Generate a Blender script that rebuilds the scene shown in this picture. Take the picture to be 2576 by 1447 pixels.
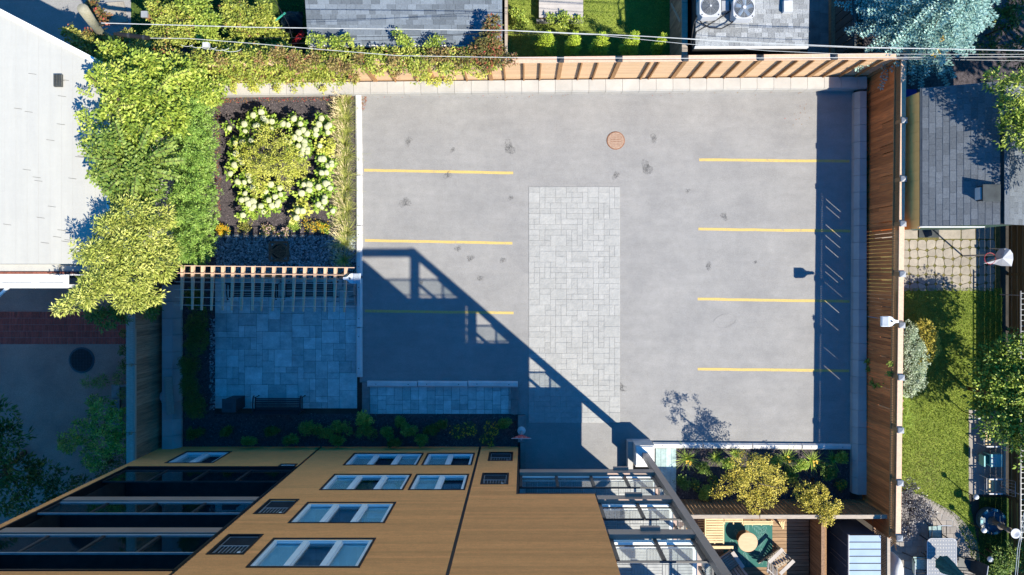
import bpy, math, random
import numpy as np
from mathutils import Vector
random.seed(7); RNG = np.random.default_rng(7)
SC = bpy.context.scene; COL = SC.collection
for _o in list(bpy.data.objects): bpy.data.objects.remove(_o)
# ---------------------------------------------------------------- survey frame
# plan units: 65.2 plan units = 1 m, (1321, 688) is the point straight below the drone, 28 m up
S = 65.2; H = 28.0; NX, NY = 1321.0, 688.0
def W(gx, gy, z=0.0): return Vector(((gx-NX)/S, -(gy-NY)/S, z))
def G(ix, iy, z=0.0):           # sight line -> plan position at height z
    k = (H-z)/H
    return NX+(ix-NX)*k, NY+(iy-NY)*k
def I(ix, iy, z=0.0):
    gx, gy = G(ix, iy, z); return W(gx, gy, z)
# ---------------------------------------------------------------- camera
cam = bpy.data.cameras.new('camera'); camo = bpy.data.objects.new('camera', cam); COL.objects.link(camo)
camo.location = (0, 0, H); camo.rotation_euler = (0, 0, 0)
cam.sensor_width = 36.0; cam.lens = 36.0*H*S/2576.0
cam.shift_x = (1288-NX)/2576.0; cam.shift_y = -(723.5-NY)/2576.0
cam.clip_start = 0.1; cam.clip_end = 1000
SC.camera = camo
# ---------------------------------------------------------------- world, sun, exposure
SUN_EL = math.radians(47.3); SUNV = Vector((.757, -.653, 0)).normalized()
world = bpy.data.worlds.new('World'); SC.world = world; world.use_nodes = True
nt = world.node_tree; nt.nodes.clear()
sky = nt.nodes.new('ShaderNodeTexSky'); sky.sky_type = 'NISHITA'; sky.sun_disc = False
sky.sun_elevation = SUN_EL; sky.sun_rotation = math.atan2(SUNV.x, SUNV.y)
sky.air_density = 1.0; sky.dust_density = 0.1; sky.ozone_density = 3.0
hs = nt.nodes.new('ShaderNodeHueSaturation'); hs.inputs['Saturation'].default_value = 1.62
bg = nt.nodes.new('ShaderNodeBackground'); bg.inputs['Strength'].default_value = 0.125
wo = nt.nodes.new('ShaderNodeOutputWorld')
nt.links.new(sky.outputs[0], hs.inputs['Color']); nt.links.new(hs.outputs[0], bg.inputs['Color']); nt.links.new(bg.outputs[0], wo.inputs[0])
sl = bpy.data.lights.new('sun', 'SUN'); sl.energy = 4.9; sl.angle = math.radians(0.5); sl.color = (1.0, .92, .765)
so = bpy.data.objects.new('sun', sl); COL.objects.link(so); so.location = (0, 0, 60)
sd = Vector((SUNV.x*math.cos(SUN_EL), SUNV.y*math.cos(SUN_EL), math.sin(SUN_EL)))
so.rotation_euler = sd.to_track_quat('Z', 'Y').to_euler()
vs = SC.view_settings; vs.view_transform = 'Standard'; vs.look = 'None'; vs.exposure = 1.05; vs.gamma = 1.0
# ---------------------------------------------------------------- materials
MATS = {}
def mat(name, c, c2=None, sc=3.0, rough=.8, bump=0.0, bsc=None, rand=0.0, spec=.25, metal=0.0, stretch=(1,1,1), speck=0.0, transl=0.0, tint=None, mottle=0.0, rpos=None):
    m = bpy.data.materials.new(name); m.use_nodes = True; n = m.node_tree; n.nodes.clear(); L = n.links.new
    out = n.nodes.new('ShaderNodeOutputMaterial'); p = n.nodes.new('ShaderNodeBsdfPrincipled')
    p.inputs['Roughness'].default_value = rough; p.inputs['Specular IOR Level'].default_value = spec; p.inputs['Metallic'].default_value = metal
    geo = n.nodes.new('ShaderNodeNewGeometry'); mp = n.nodes.new('ShaderNodeMapping'); mp.inputs['Scale'].default_value = stretch
    L(geo.outputs['Position'], mp.inputs['Vector'])
    nz = n.nodes.new('ShaderNodeTexNoise'); nz.inputs['Scale'].default_value = sc; nz.inputs['Detail'].default_value = 5; nz.inputs['Roughness'].default_value = .62
    L(mp.outputs[0], nz.inputs['Vector'])
    c = tuple(c); c2 = tuple(c2) if c2 else tuple(x*.72 for x in c)
    cr = n.nodes.new('ShaderNodeValToRGB'); cr.color_ramp.elements[0].position = .32; cr.color_ramp.elements[1].position = .68
    cr.color_ramp.elements[0].color = (*c2, 1); cr.color_ramp.elements[1].color = (*c, 1)
    if tint:
        at = n.nodes.new('ShaderNodeAttribute'); at.attribute_name = 'tint'
        L(at.outputs['Fac'], cr.inputs['Fac']); cr.color_ramp.elements[0].position = 0; cr.color_ramp.elements[1].position = 1
        for i, (pos, cc) in enumerate(tint):
            e = cr.color_ramp.elements.new(pos); e.color = (*cc, 1)
    else: L(nz.outputs['Fac'], cr.inputs['Fac'])
    if rpos: cr.color_ramp.elements[0].position = rpos[0]; cr.color_ramp.elements[1].position = rpos[1]
    col = cr.outputs['Color']
    def mult(col, scale, amt, det=5, st=None):
        q = n.nodes.new('ShaderNodeTexNoise'); q.inputs['Scale'].default_value = scale; q.inputs['Detail'].default_value = det; q.inputs['Roughness'].default_value = .7
        if st: m2 = n.nodes.new('ShaderNodeMapping'); m2.inputs['Scale'].default_value = st; L(geo.outputs['Position'], m2.inputs['Vector']); L(m2.outputs[0], q.inputs['Vector'])
        else: L(geo.outputs['Position'], q.inputs['Vector'])
        r_ = n.nodes.new('ShaderNodeMapRange'); r_.inputs['From Min'].default_value = .3; r_.inputs['From Max'].default_value = .7; r_.inputs['To Min'].default_value = 1-amt; r_.inputs['To Max'].default_value = 1+amt
        L(q.outputs['Fac'], r_.inputs['Value']); v_ = n.nodes.new('ShaderNodeVectorMath'); v_.operation = 'SCALE'; L(col, v_.inputs[0]); L(r_.outputs[0], v_.inputs['Scale']); return v_.outputs[0]
    if mottle:
        col = mult(col, 3.2, mottle, 8); col = mult(col, 1.4, mottle*.8, 6, (.35,2.2,1)); col = mult(col, 17, mottle*.8, 3)
    if speck:
        n2 = n.nodes.new('ShaderNodeTexNoise'); n2.inputs['Scale'].default_value = 45; n2.inputs['Detail'].default_value = 3
        L(geo.outputs['Position'], n2.inputs['Vector'])
        mr = n.nodes.new('ShaderNodeMapRange'); mr.inputs['From Min'].default_value = .3; mr.inputs['From Max'].default_value = .7
        mr.inputs['To Min'].default_value = 1-speck; mr.inputs['To Max'].default_value = 1+speck
        L(n2.outputs['Fac'], mr.inputs['Value'])
        vm = n.nodes.new('ShaderNodeVectorMath'); vm.operation = 'SCALE'; L(col, vm.inputs[0]); L(mr.outputs[0], vm.inputs['Scale']); col = vm.outputs[0]
    if rand:
        oi = n.nodes.new('ShaderNodeObjectInfo'); mr = n.nodes.new('ShaderNodeMapRange')
        mr.inputs['To Min'].default_value = 1-rand; mr.inputs['To Max'].default_value = 1+rand
        L(oi.outputs['Random'], mr.inputs['Value'])
        vm = n.nodes.new('ShaderNodeVectorMath'); vm.operation = 'SCALE'; L(col, vm.inputs[0]); L(mr.outputs[0], vm.inputs['Scale']); col = vm.outputs[0]
    L(col, p.inputs['Base Color'])
    if bump:
        b = n.nodes.new('ShaderNodeBump'); b.inputs['Strength'].default_value = bump; b.inputs['Distance'].default_value = .02
        nb = n.nodes.new('ShaderNodeTexNoise'); nb.inputs['Scale'].default_value = bsc or sc*4; nb.inputs['Detail'].default_value = 4
        L(mp.outputs[0], nb.inputs['Vector']); L(nb.outputs['Fac'], b.inputs['Height']); L(b.outputs[0], p.inputs['Normal'])
    if transl:
        t = n.nodes.new('ShaderNodeBsdfTranslucent'); L(col, t.inputs['Color']); mx = n.nodes.new('ShaderNodeMixShader'); mx.inputs[0].default_value = transl
        L(p.outputs[0], mx.inputs[1]); L(t.outputs[0], mx.inputs[2]); L(mx.outputs[0], out.inputs[0])
    else: L(p.outputs[0], out.inputs[0])
    MATS[name] = m; return m
def glassmat(name, tint=(.75,.85,.85), refl=.5):
    m = bpy.data.materials.new(name); m.use_nodes = True; n = m.node_tree; n.nodes.clear(); L = n.links.new
    out = n.nodes.new('ShaderNodeOutputMaterial'); tr = n.nodes.new('ShaderNodeBsdfTransparent'); tr.inputs[0].default_value = (*tint, 1)
    gl = n.nodes.new('ShaderNodeBsdfGlossy'); gl.inputs['Roughness'].default_value = .02
    lw = n.nodes.new('ShaderNodeLayerWeight'); pw = n.nodes.new('ShaderNodeMath'); pw.operation = 'POWER'; pw.inputs[1].default_value = 3.0; L(lw.outputs['Facing'], pw.inputs[0])
    fr = n.nodes.new('ShaderNodeMapRange'); fr.inputs['To Min'].default_value = .02; fr.inputs['To Max'].default_value = refl; L(pw.outputs[0], fr.inputs['Value'])
    mx = n.nodes.new('ShaderNodeMixShader'); L(fr.outputs[0], mx.inputs[0]); L(tr.outputs[0], mx.inputs[1]); L(gl.outputs[0], mx.inputs[2]); L(mx.outputs[0], out.inputs[0])
    MATS[name] = m; return m
def leafmat(name, lo, mid, hi, transl=.13, rough=.55, warm=None):
    ts = [(.5, mid)]
    if warm: ts.append((.93, hi)); return mat(name, warm, lo, tint=ts, rough=rough, transl=transl, spec=.35)
    return mat(name, hi, lo, tint=ts, rough=rough, transl=transl, spec=.35)

mat('asphalt', (.25,.247,.245), (.205,.204,.206), sc=.55, rough=.9, bump=.5, bsc=60, speck=.18, mottle=.075)
mat('old_asphalt', (.30,.185,.145), (.21,.13,.105), sc=.9, rough=.9, bump=.5, bsc=50, speck=.25)
mat('earth', (.06,.05,.04), (.03,.028,.024), sc=2, rough=1, speck=.3)
mat('mulch_soil', (.085,.072,.078), (.038,.033,.037), sc=9, rough=1, bump=1, bsc=30, speck=.5)
mat('mulch_chip', (.30,.24,.22), (.02,.018,.02), tint=[(.5,(.075,.065,.07)),(.85,(.17,.15,.15))], rough=.95)
mat('pebble', (.34,.38,.40), (.06,.075,.085), tint=[(.5,(.16,.19,.21))], rough=.75)
mat('joint_sand', (.29,.29,.285), (.23,.23,.23), sc=6, rough=1)
mat('paver_pale', (.315,.315,.31), (.265,.27,.27), sc=5, mottle=.05, rough=.85, bump=.6, bsc=14, rand=.06, speck=.08)
mat('paver_slate', (.38,.50,.50), (.26,.35,.36), mottle=.12, sc=2.6, rough=.8, bump=.5, bsc=10, rand=.22, speck=.08)
mat('paver_beige', (.26,.235,.215), (.20,.185,.175), sc=4, rough=.9, bump=.3, rand=.10, speck=.1)
mat('flagstone', (.30,.27,.23), (.22,.20,.17), sc=3, rough=.9, bump=.4, rand=.12, speck=.12)
mat('concrete', (.40,.392,.38), (.33,.325,.315), sc=1.6, rough=.9, bump=.2, rand=.035, speck=.05)
mat('concrete_white', (.60,.59,.58), (.48,.475,.47), sc=2.2, rough=.85, bump=.2, rand=.03, speck=.06)
mat('concrete_grey', (.22,.215,.21), (.13,.13,.13), sc=2.5, rough=.95, bump=.3, rand=.08, speck=.12)
mat('line_paint', (.46,.34,.12), (.31,.26,.15), sc=7, rough=.8, speck=.2, rpos=(.30,.44))
mat('moss', (.16,.12,.05), (.05,.07,.02), sc=7, rough=1, speck=.4)
mat('siding', (.94,.355,.115), (.84,.31,.10), sc=5, rough=.75, stretch=(.5,1,3), rand=.09, speck=.10, mottle=.04)
mat('black_trim', (.012,.012,.014), (.008,.008,.01), rough=.45, spec=.4)
mat('dark_wall', (.035,.034,.036), (.02,.02,.022), rough=.8)
mat('dark_metal', (.035,.037,.042), (.02,.022,.027), rough=.4, spec=.5, rand=.1)
mat('bronze_metal', (.34,.235,.195), (.28,.195,.16), rough=.42, spec=.5, sc=1)
mat('white_frame', (.75,.77,.78), (.68,.70,.72), rough=.45, sc=4)
mat('blind', (.80,.84,.84), (.7,.76,.77), rough=.6)
mat('louvre', (.05,.055,.06), (.03,.03,.035), rough=.5)
mat('wall_paint', (.55,.54,.52), (.45,.44,.43), rough=.8)
mat('metal_grey', (.30,.31,.33), (.22,.23,.25), rough=.4, spec=.5)
mat('lamp_white', (.62,.64,.66), (.50,.53,.56), rough=.4, sc=5)
mat('roof_white', (.395,.388,.355), (.365,.36,.335), sc=1.2, mottle=.02, rough=.7, stretch=(3,.3,1), rand=.012, speck=.015)
mat('roof_vent_grey', (.10,.10,.09), (.05,.05,.05), sc=20, rough=.9)
mat('shingle_blue', (.135,.16,.19), (.105,.125,.15), sc=14, rough=.95, rand=.30, speck=.15, bump=.4, bsc=60)
mat('shingle_pale', (.27,.28,.285), (.19,.20,.215), sc=25, rough=.95, rand=.28, speck=.3, bump=.4, bsc=60)
mat('shingle_grey', (.115,.13,.15), (.085,.097,.115), sc=16, rough=.95, rand=.16, speck=.16, bump=.4, bsc=60)
mat('shingle_backing', (.03,.032,.036), (.02,.02,.022), rough=1)
mat('brick_red', (.22,.075,.05), (.15,.05,.035), sc=9, rough=.9, rand=.18, speck=.15)
mat('brick_dark', (.34,.075,.05), (.22,.05,.04), sc=9, rough=.9, rand=.2, speck=.2)
mat('fence_light', (.62,.43,.27), (.50,.33,.20), sc=5, rough=.8, stretch=(.35,6,9), rand=.07, bump=.2)
mat('fence_red', (.58,.20,.06), (.33,.12,.045), sc=3, rough=.8, stretch=(1,6,.5), rand=.28, bump=.2)
mat('fence_old', (.36,.225,.14), (.19,.12,.08), sc=3, rough=.9, stretch=(6,6,.5), rand=.22, bump=.3)
mat('fence_brown', (.28,.16,.08), (.15,.09,.05), sc=3, rough=.9, stretch=(6,6,.5), rand=.2, bump=.2)
mat('fence_grey', (.10,.11,.11), (.07,.075,.08), sc=3, rough=.85, stretch=(6,6,.5), rand=.1)
mat('fence_olive', (.12,.10,.045), (.06,.05,.025), sc=3, rough=.9, stretch=(6,.5,6), rand=.2)
mat('wood_cap', (.58,.40,.29), (.48,.32,.23), sc=4, rough=.8, stretch=(4,4,4), rand=.04)
mat('wood_weathered', (.36,.31,.26), (.25,.21,.17), sc=6, rough=.9, stretch=(1,8,8), rand=.1, bump=.2)
mat('wood_post', (.36,.20,.09), (.24,.13,.06), sc=5, rough=.8, stretch=(6,6,.6), rand=.1)
mat('wood_pergola', (.62,.41,.27), (.47,.31,.21), sc=6, rough=.85, stretch=(8,1,1), rand=.1)
mat('deck_board', (.34,.22,.13), (.19,.13,.085), sc=3, rough=.9, stretch=(.6,8,1), rand=.2)
mat('deck_pale', (.40,.37,.35), (.32,.30,.29), sc=3, rough=.8, rand=.08)
mat('deck_grey', (.36,.37,.37), (.27,.28,.29), sc=5, rough=.8, rand=.08, speck=.06)
mat('pallet_wood', (.60,.47,.28), (.5,.38,.22), sc=5, rough=.8, rand=.07)
mat('table_wood', (.50,.36,.23), (.42,.29,.18), sc=3, rough=.6, stretch=(1,5,1))
mat('bench_dark', (.018,.018,.024), (.012,.012,.016), rough=.5, spec=.4)
mat('rust', (.27,.135,.075), (.14,.06,.04), sc=14, rough=.9, bump=.4, speck=.25)
mat('rust_pale', (.33,.235,.18), (.26,.18,.135), sc=12, rough=.85, bump=.3, speck=.15)
mat('drain_iron', (.03,.028,.028), (.018,.017,.017), sc=14, rough=.8, bump=.4, speck=.25)
mat('hole_black', (.008,.008,.008), (.005,.005,.005), rough=1)
mat('house_tan', (.95,.50,.16), (.90,.46,.14), sc=2, rough=.75, rand=.03)
mat('green_trim', (.05,.10,.08), (.03,.06,.05), rough=.6)
mat('shed_blue', (.20,.30,.44), (.16,.25,.38), sc=2, rough=.5, rand=.04)
mat('shed_wall', (.06,.10,.16), (.04,.07,.12), sc=2, rough=.6)
mat('rug_teal', (.035,.13,.115), (.03,.11,.10), sc=6, rough=1)
mat('rug_pale', (.12,.24,.22), (.09,.19,.18), sc=6, rough=1)
mat('teal_fabric', (.03,.16,.16), (.02,.10,.11), sc=6, rough=.9)
mat('aqua_plastic', (.16,.40,.42), (.12,.32,.35), sc=3, rough=.5)
mat('sling_fabric', (.30,.40,.40), (.16,.22,.23), sc=12, rough=.9)
mat('white_plastic', (.46,.47,.50), (.38,.39,.42), sc=3, rough=.65, spec=.15)
mat('table_glass', (.24,.25,.28), (.17,.185,.21), sc=22, rough=.75, spec=.12, bump=.3, bsc=25)
mat('basin_blue', (.05,.13,.20), (.02,.05,.09), sc=7, rough=.5)
mat('stone_carved', (.17,.14,.11), (.10,.085,.07), sc=8, rough=.9)
mat('sign_red', (.45,.03,.035), (.42,.03,.03), rough=.4)
mat('sign_white', (.7,.7,.7), (.66,.66,.66), rough=.4)
mat('wire_pale', (.45,.46,.46), (.35,.36,.36), rough=.5)
mat('wire_black', (.015,.015,.017), (.01,.01,.012), rough=.5)
mat('pole_wood', (.30,.28,.21), (.19,.18,.13), sc=4, rough=.9, stretch=(3,3,1))
mat('bark', (.10,.075,.05), (.05,.04,.03), sc=8, rough=1, bump=.4)
mat('red_plastic', (.40,.03,.04), (.3,.02,.03), rough=.5)
mat('green_plastic', (.05,.35,.27), (.04,.28,.2), rough=.5)
mat('dark_tarp', (.02,.035,.04), (.012,.02,.025), rough=.8)
mat('blue_plastic', (.02,.03,.30), (.015,.02,.2), rough=.5)
mat('pink_stone', (.42,.24,.20), (.34,.19,.16), sc=6, rough=.9)
mat('stain', (.10,.10,.102), (.07,.07,.07), sc=20, rough=.95)
mat('grass_base', (.20,.24,.04), (.12,.16,.03), sc=2.2, rough=1, speck=.4)
mat('grass_blade', (.24,.24,.09), (.035,.06,.008), tint=[(.35,(.16,.25,.03)),(.75,(.28,.37,.05)),(.9,(.38,.38,.12))], rough=.7, transl=.2)
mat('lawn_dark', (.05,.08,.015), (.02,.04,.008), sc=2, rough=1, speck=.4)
glassmat('glass_clear', (.96,.985,.985), .7)
glassmat('glass_window', (.84,.93,.94), .7)
mat('fan_dark', (.04,.05,.055), (.02,.025,.03), rough=.5)
leafmat('leaf_fresh', (.07,.12,.015), (.24,.33,.04), (.48,.52,.10))
leafmat('leaf_mixed', (.09,.12,.02), (.26,.27,.05), (.40,.36,.08), warm=(.30,.10,.05))
leafmat('leaf_vine', (.09,.13,.02), (.28,.33,.05), (.46,.46,.09), warm=(.22,.12,.05))
leafmat('leaf_red', (.06,.07,.015), (.15,.14,.04), (.26,.09,.05), warm=(.36,.05,.05))
leafmat('leaf_cedar', (.06,.14,.02), (.20,.34,.055), (.34,.48,.11))
leafmat('leaf_gold', (.10,.14,.02), (.35,.40,.07), (.60,.60,.17))
leafmat('leaf_limecedar', (.12,.20,.01), (.34,.46,.03), (.52,.60,.07))
leafmat('leaf_yellow', (.17,.15,.015), (.45,.38,.05), (.62,.50,.08))
leafmat('leaf_lime', (.20,.23,.02), (.46,.48,.07), (.62,.60,.16))
leafmat('leaf_hydrangea', (.09,.19,.015), (.27,.40,.05), (.48,.54,.10))
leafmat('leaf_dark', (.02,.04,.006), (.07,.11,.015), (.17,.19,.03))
leafmat('leaf_russet', (.10,.06,.03), (.24,.17,.06), (.38,.32,.10), warm=(.30,.08,.05))
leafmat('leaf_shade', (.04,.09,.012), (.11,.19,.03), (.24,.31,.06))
leafmat('leaf_purple', (.015,.013,.017), (.05,.046,.054), (.24,.23,.24), rough=.35)
leafmat('leaf_silver', (.14,.20,.09), (.34,.42,.27), (.56,.62,.45))
leafmat('leaf_spruce', (.05,.14,.14), (.24,.43,.40), (.54,.74,.68))
leafmat('leaf_grass', (.14,.18,.03), (.36,.40,.09), (.55,.50,.20))
leafmat('plume', (.32,.25,.13), (.52,.43,.24), (.70,.60,.38))
leafmat('petal_yellow', (.40,.24,.01), (.62,.36,.01), (.70,.45,.03))
leafmat('petal_pink', (.45,.25,.24), (.5,.33,.3), (.6,.5,.45))
mat('bloom', (.54,.54,.36), (.36,.40,.20), sc=28, rough=.9, bump=1, bsc=40, rand=.1)
# ---------------------------------------------------------------- object helpers
def tag(o, label=None, cat=None, group=None, kind=None):
    if label: o['label'] = label
    if cat: o['category'] = cat
    if group: o['group'] = group
    if kind: o['kind'] = kind
    return o
def thing(name, loc, label, cat, group=None):
    o = bpy.data.objects.new(name, None); o.empty_display_size = .2; COL.objects.link(o); o.location = loc
    return tag(o, label, cat, group)
def rootloc(p):
    v = Vector((0,0,0))
    while p is not None: v = v+p.location; p = p.parent
    return v
def struct(name, mb, m): return tag(mb.build(name, m), kind='structure')
class MB:
    def __init__(s): s.v = []; s.f = []
    def add(s, vs, fs):
        b = len(s.v); s.v += [tuple(v) for v in vs]; s.f += [tuple(b+i for i in f) for f in fs]; return s
    def box8(s, c):
        return s.add(c, [(0,3,2,1),(4,5,6,7),(0,1,5,4),(1,2,6,5),(2,3,7,6),(3,0,4,7)])
    def box(s, x0,x1,y0,y1,z0,z1):
        if x0>x1: x0,x1=x1,x0
        if y0>y1: y0,y1=y1,y0
        return s.box8([(x0,y0,z0),(x1,y0,z0),(x1,y1,z0),(x0,y1,z0),(x0,y0,z1),(x1,y0,z1),(x1,y1,z1),(x0,y1,z1)])
    def boxg(s, gx0,gx1,gy0,gy1,z0,z1):
        a = W(gx0,gy0); b = W(gx1,gy1); return s.box(a.x,b.x,a.y,b.y,z0,z1)
    def wall(s, p0, p1, t0, t1, z0, z1):     # plan points p0->p1, thickness from offset t0 to t1 (metres, to the right of travel)
        a = W(*p0); b = W(*p1); d = (b-a); d.z = 0; d.normalize(); n = Vector((d.y,-d.x,0))
        c = [a+n*t0, b+n*t0, b+n*t1, a+n*t1]
        if t1 > t0: c = [c[3],c[2],c[1],c[0]]
        return s.box8([(p.x,p.y,z0) for p in c]+[(p.x,p.y,z1) for p in c])
    def bar(s, p, q, w, h, up=Vector((0,0,1))):
        p = Vector(p); q = Vector(q); d = (q-p).normalized(); sd_ = d.cross(up)
        if sd_.length < 1e-4: sd_ = d.cross(Vector((0,1,0)))
        sd_.normalize(); u = sd_.cross(d).normalized(); a = sd_*w/2; b = u*h/2
        return s.box8([p-a-b, p+a-b, q+a-b, q-a-b, p-a+b, p+a+b, q+a+b, q-a+b])
    def tube(s, pts, r, n=8, r1=None):
        pts = [Vector(p) for p in pts]; rs = []; N = len(pts)
        for i,p in enumerate(pts):
            d = (pts[min(i+1,N-1)]-pts[max(i-1,0)]).normalized(); a = d.cross(Vector((0,0,1)))
            if a.length < 1e-3: a = Vector((1,0,0))
            a.normalize(); b = d.cross(a).normalized(); rr = r if r1 is None else r+(r1-r)*i/(N-1)
            rs.append([p+(a*math.cos(t)+b*math.sin(t))*rr for t in [2*math.pi*k/n for k in range(n)]])
        vs_ = [v for ring in rs for v in ring]; fs = []
        for i in range(N-1):
            for k in range(n): fs.append((i*n+k, i*n+(k+1)%n, (i+1)*n+(k+1)%n, (i+1)*n+k))
        fs.append(tuple(reversed(range(n)))); fs.append(tuple((N-1)*n+k for k in range(n)))
        return s.add(vs_, fs)
    def lathe(s, c, prof, n=24):
        c = Vector(c); vs_ = []; fs = []
        for r,z in prof:
            for k in range(n):
                t = 2*math.pi*k/n; vs_.append((c.x+r*math.cos(t), c.y+r*math.sin(t), c.z+z))
        for i in range(len(prof)-1):
            for k in range(n): fs.append((i*n+k, i*n+(k+1)%n, (i+1)*n+(k+1)%n, (i+1)*n+k))
        fs.append(tuple((len(prof)-1)*n+k for k in range(n))); fs.append(tuple(reversed(range(n))))
        return s.add(vs_, fs)
    def prism(s, pts, z0, z1):    # pts world xy
        n = len(pts); A = sum(pts[i][0]*pts[(i+1)%n][1]-pts[(i+1)%n][0]*pts[i][1] for i in range(n))
        if A < 0: pts = list(reversed(pts))
        vs_ = [(p[0],p[1],z0) for p in pts]+[(p[0],p[1],z1) for p in pts]
        fs = [tuple(reversed(range(n))), tuple(range(n,2*n))]+[(i,(i+1)%n,n+(i+1)%n,n+i) for i in range(n)]
        return s.add(vs_, fs)
    def prismg(s, gp, z0, z1): return s.prism([tuple(W(*p))[:2] for p in gp], z0, z1)
    def sheet(s, gp, z):
        pts = [tuple(W(*p))[:2] for p in gp]; n = len(pts); A = sum(pts[i][0]*pts[(i+1)%n][1]-pts[(i+1)%n][0]*pts[i][1] for i in range(n))
        if A < 0: pts = list(reversed(pts))
        return s.add([(p[0],p[1],z) for p in pts], [tuple(range(n))])
    def build(s, name, m, parent=None, smooth=False, kind=None):
        off = rootloc(parent); me = bpy.data.meshes.new(name)
        me.from_pydata([(v[0]-off.x, v[1]-off.y, v[2]-off.z) for v in s.v], [], s.f); me.materials.append(MATS[m]); me.update()
        if smooth: me.shade_smooth()
        o = bpy.data.objects.new(name, me); COL.objects.link(o)
        if parent: o.parent = parent
        if kind: o['kind'] = kind
        return o
def place(name, me, loc, parent=None, rot=(0,0,0), scale=(1,1,1)):
    o = bpy.data.objects.new(name, me); COL.objects.link(o)
    if parent: o.parent = parent; loc = Vector(loc)-rootloc(parent)
    o.location = loc; o.rotation_euler = rot; o.scale = scale; return o
def slabmesh(name, m, ch=.04):   # unit slab with eased top edge, 1x1x1, top at z=0
    e = .5; i = .5-ch; b = MB()
    b.add([(-e,-e,-1),(e,-e,-1),(e,e,-1),(-e,e,-1),(-e,-e,-.15),(e,-e,-.15),(e,e,-.15),(-e,e,-.15),(-i,-i,0),(i,-i,0),(i,i,0),(-i,i,0)],
          [(0,1,5,4),(1,2,6,5),(2,3,7,6),(3,0,4,7),(4,5,9,8),(5,6,10,9),(6,7,11,10),(7,4,8,11),(8,9,10,11)])
    me = bpy.data.meshes.new(name); me.from_pydata(b.v, [], b.f); me.materials.append(MATS[m]); return me
def slab(name, me, gx0, gx1, gy0, gy1, ztop, th, parent, gap=.005, tilt=.004):
    c = W((gx0+gx1)/2, (gy0+gy1)/2, ztop+random.uniform(-.002,.002)); w = abs(gx1-gx0)/S-gap; d = abs(gy1-gy0)/S-gap
    return place(name, me, c, parent, (random.uniform(-tilt,tilt), random.uniform(-tilt,tilt), 0), (w, d, th))
def tiling(nx, ny, sizes):
    g = [[0]*ny for _ in range(nx)]; out = []
    for j in range(ny):
        for i in range(nx):
            if g[i][j]: continue
            for (a,b) in random.sample(sizes, len(sizes))+[(1,1)]:
                if i+a<=nx and j+b<=ny and all(not g[i+p][j+q] for p in range(a) for q in range(b)):
                    for p in range(a):
                        for q in range(b): g[i+p][j+q] = 1
                    out.append((i,j,a,b)); break
    return out
# ---- leaves
def leaves(name, P, D, N, L, Wd, tint, m, parent=None, kind=None, droop=.25):
    n = len(P); Sd = np.cross(N, D); Sd /= (np.linalg.norm(Sd,axis=1,keepdims=True)+1e-6)
    L = np.broadcast_to(np.asarray(L,float).reshape(-1,1),(n,1)); Wd = np.broadcast_to(np.asarray(Wd,float).reshape(-1,1),(n,1))
    mid = P+D*L*.45+N*L*.04; tip = P+D*L-np.array([0,0,1])*L*droop
    V = np.stack([P, mid+Sd*Wd*.5, tip, mid-Sd*Wd*.5], 1).reshape(-1,3)
    off = rootloc(parent); V = V-np.array(off)
    me = bpy.data.meshes.new(name); me.vertices.add(4*n); me.vertices.foreach_set('co', V.astype(np.float32).ravel())
    me.loops.add(4*n); me.loops.foreach_set('vertex_index', np.arange(4*n, dtype=np.int32))
    me.polygons.add(n); me.polygons.foreach_set('loop_start', np.arange(0,4*n,4,dtype=np.int32))
    me.update(calc_edges=True)
    a = me.attributes.new('tint','FLOAT','FACE'); a.data.foreach_set('value', np.clip(tint,0,1).astype(np.float32))
    me.materials.append(MATS[m]); o = bpy.data.objects.new(name, me); COL.objects.link(o)
    if parent: o.parent = parent
    if kind: o['kind'] = kind
    return o
def unit(n, zb=0.0):
    v = RNG.normal(size=(n,3)); v[:,2] += zb; return v/(np.linalg.norm(v,axis=1,keepdims=True)+1e-6)
def crownpts(blobs, ncl, per, cr, fill=.5):
    """blobs: (x,y,z,rx,ry,rz). returns leaf base points, outward dirs, clump tint"""
    vol = np.array([b[3]*b[4] for b in blobs]); vol = vol/vol.sum(); PP=[]; DD=[]; TT=[]; CC=[]
    for b,w in zip(blobs, vol):
        k = max(3,int(ncl*w)); u = unit(k,.35); u[:,2] = np.where(u[:,2]<-.35,-u[:,2],u[:,2]); r = RNG.uniform(fill,1.0,size=(k,1))**.6*RNG.uniform(.80,1.08,size=(k,1))*np.where(RNG.random((k,1))>.90,RNG.uniform(1.05,1.32,size=(k,1)),1.0)
        c = np.array(b[:3])+u*r*np.array(b[3:6]); CC.append(c)
        rep = np.repeat(np.arange(k), per); d = unit(k*per,.25); rr = RNG.uniform(.1,1,size=(k*per,1))
        PP.append(c[rep]+d*rr*cr*np.array([1,1,.6])); DD.append(d*.75+u[rep]*.5+RNG.normal(size=(k*per,3))*.25)
        ct = RNG.normal(.5,.22,size=k); TT.append(ct[rep]+RNG.normal(0,.15,size=k*per))
    P = np.concatenate(PP); D = np.concatenate(DD); D[:,2] *= .6; D /= np.linalg.norm(D,axis=1,keepdims=True)+1e-6
    return P, D, np.concatenate(TT), np.concatenate(CC)
def foliage(name, blobs, ncl, per, cr, L, Wd, m, parent=None, fill=.5, up=1.3, tbias=0, kind=None, zmin=None):
    P,D,T,C = crownpts(blobs, ncl, per, cr, fill); n = len(P)
    if zmin is not None:
        k = P[:,2] > zmin; P,D,T = P[k],D[k],T[k]; n = len(P)
    N = unit(n, up); Ls = RNG.uniform(.7,1.25,size=n)*L
    o = leaves(name, P, D, N, Ls, Ls*(Wd/L), T+tbias, m, parent, kind); return o, C
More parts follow.
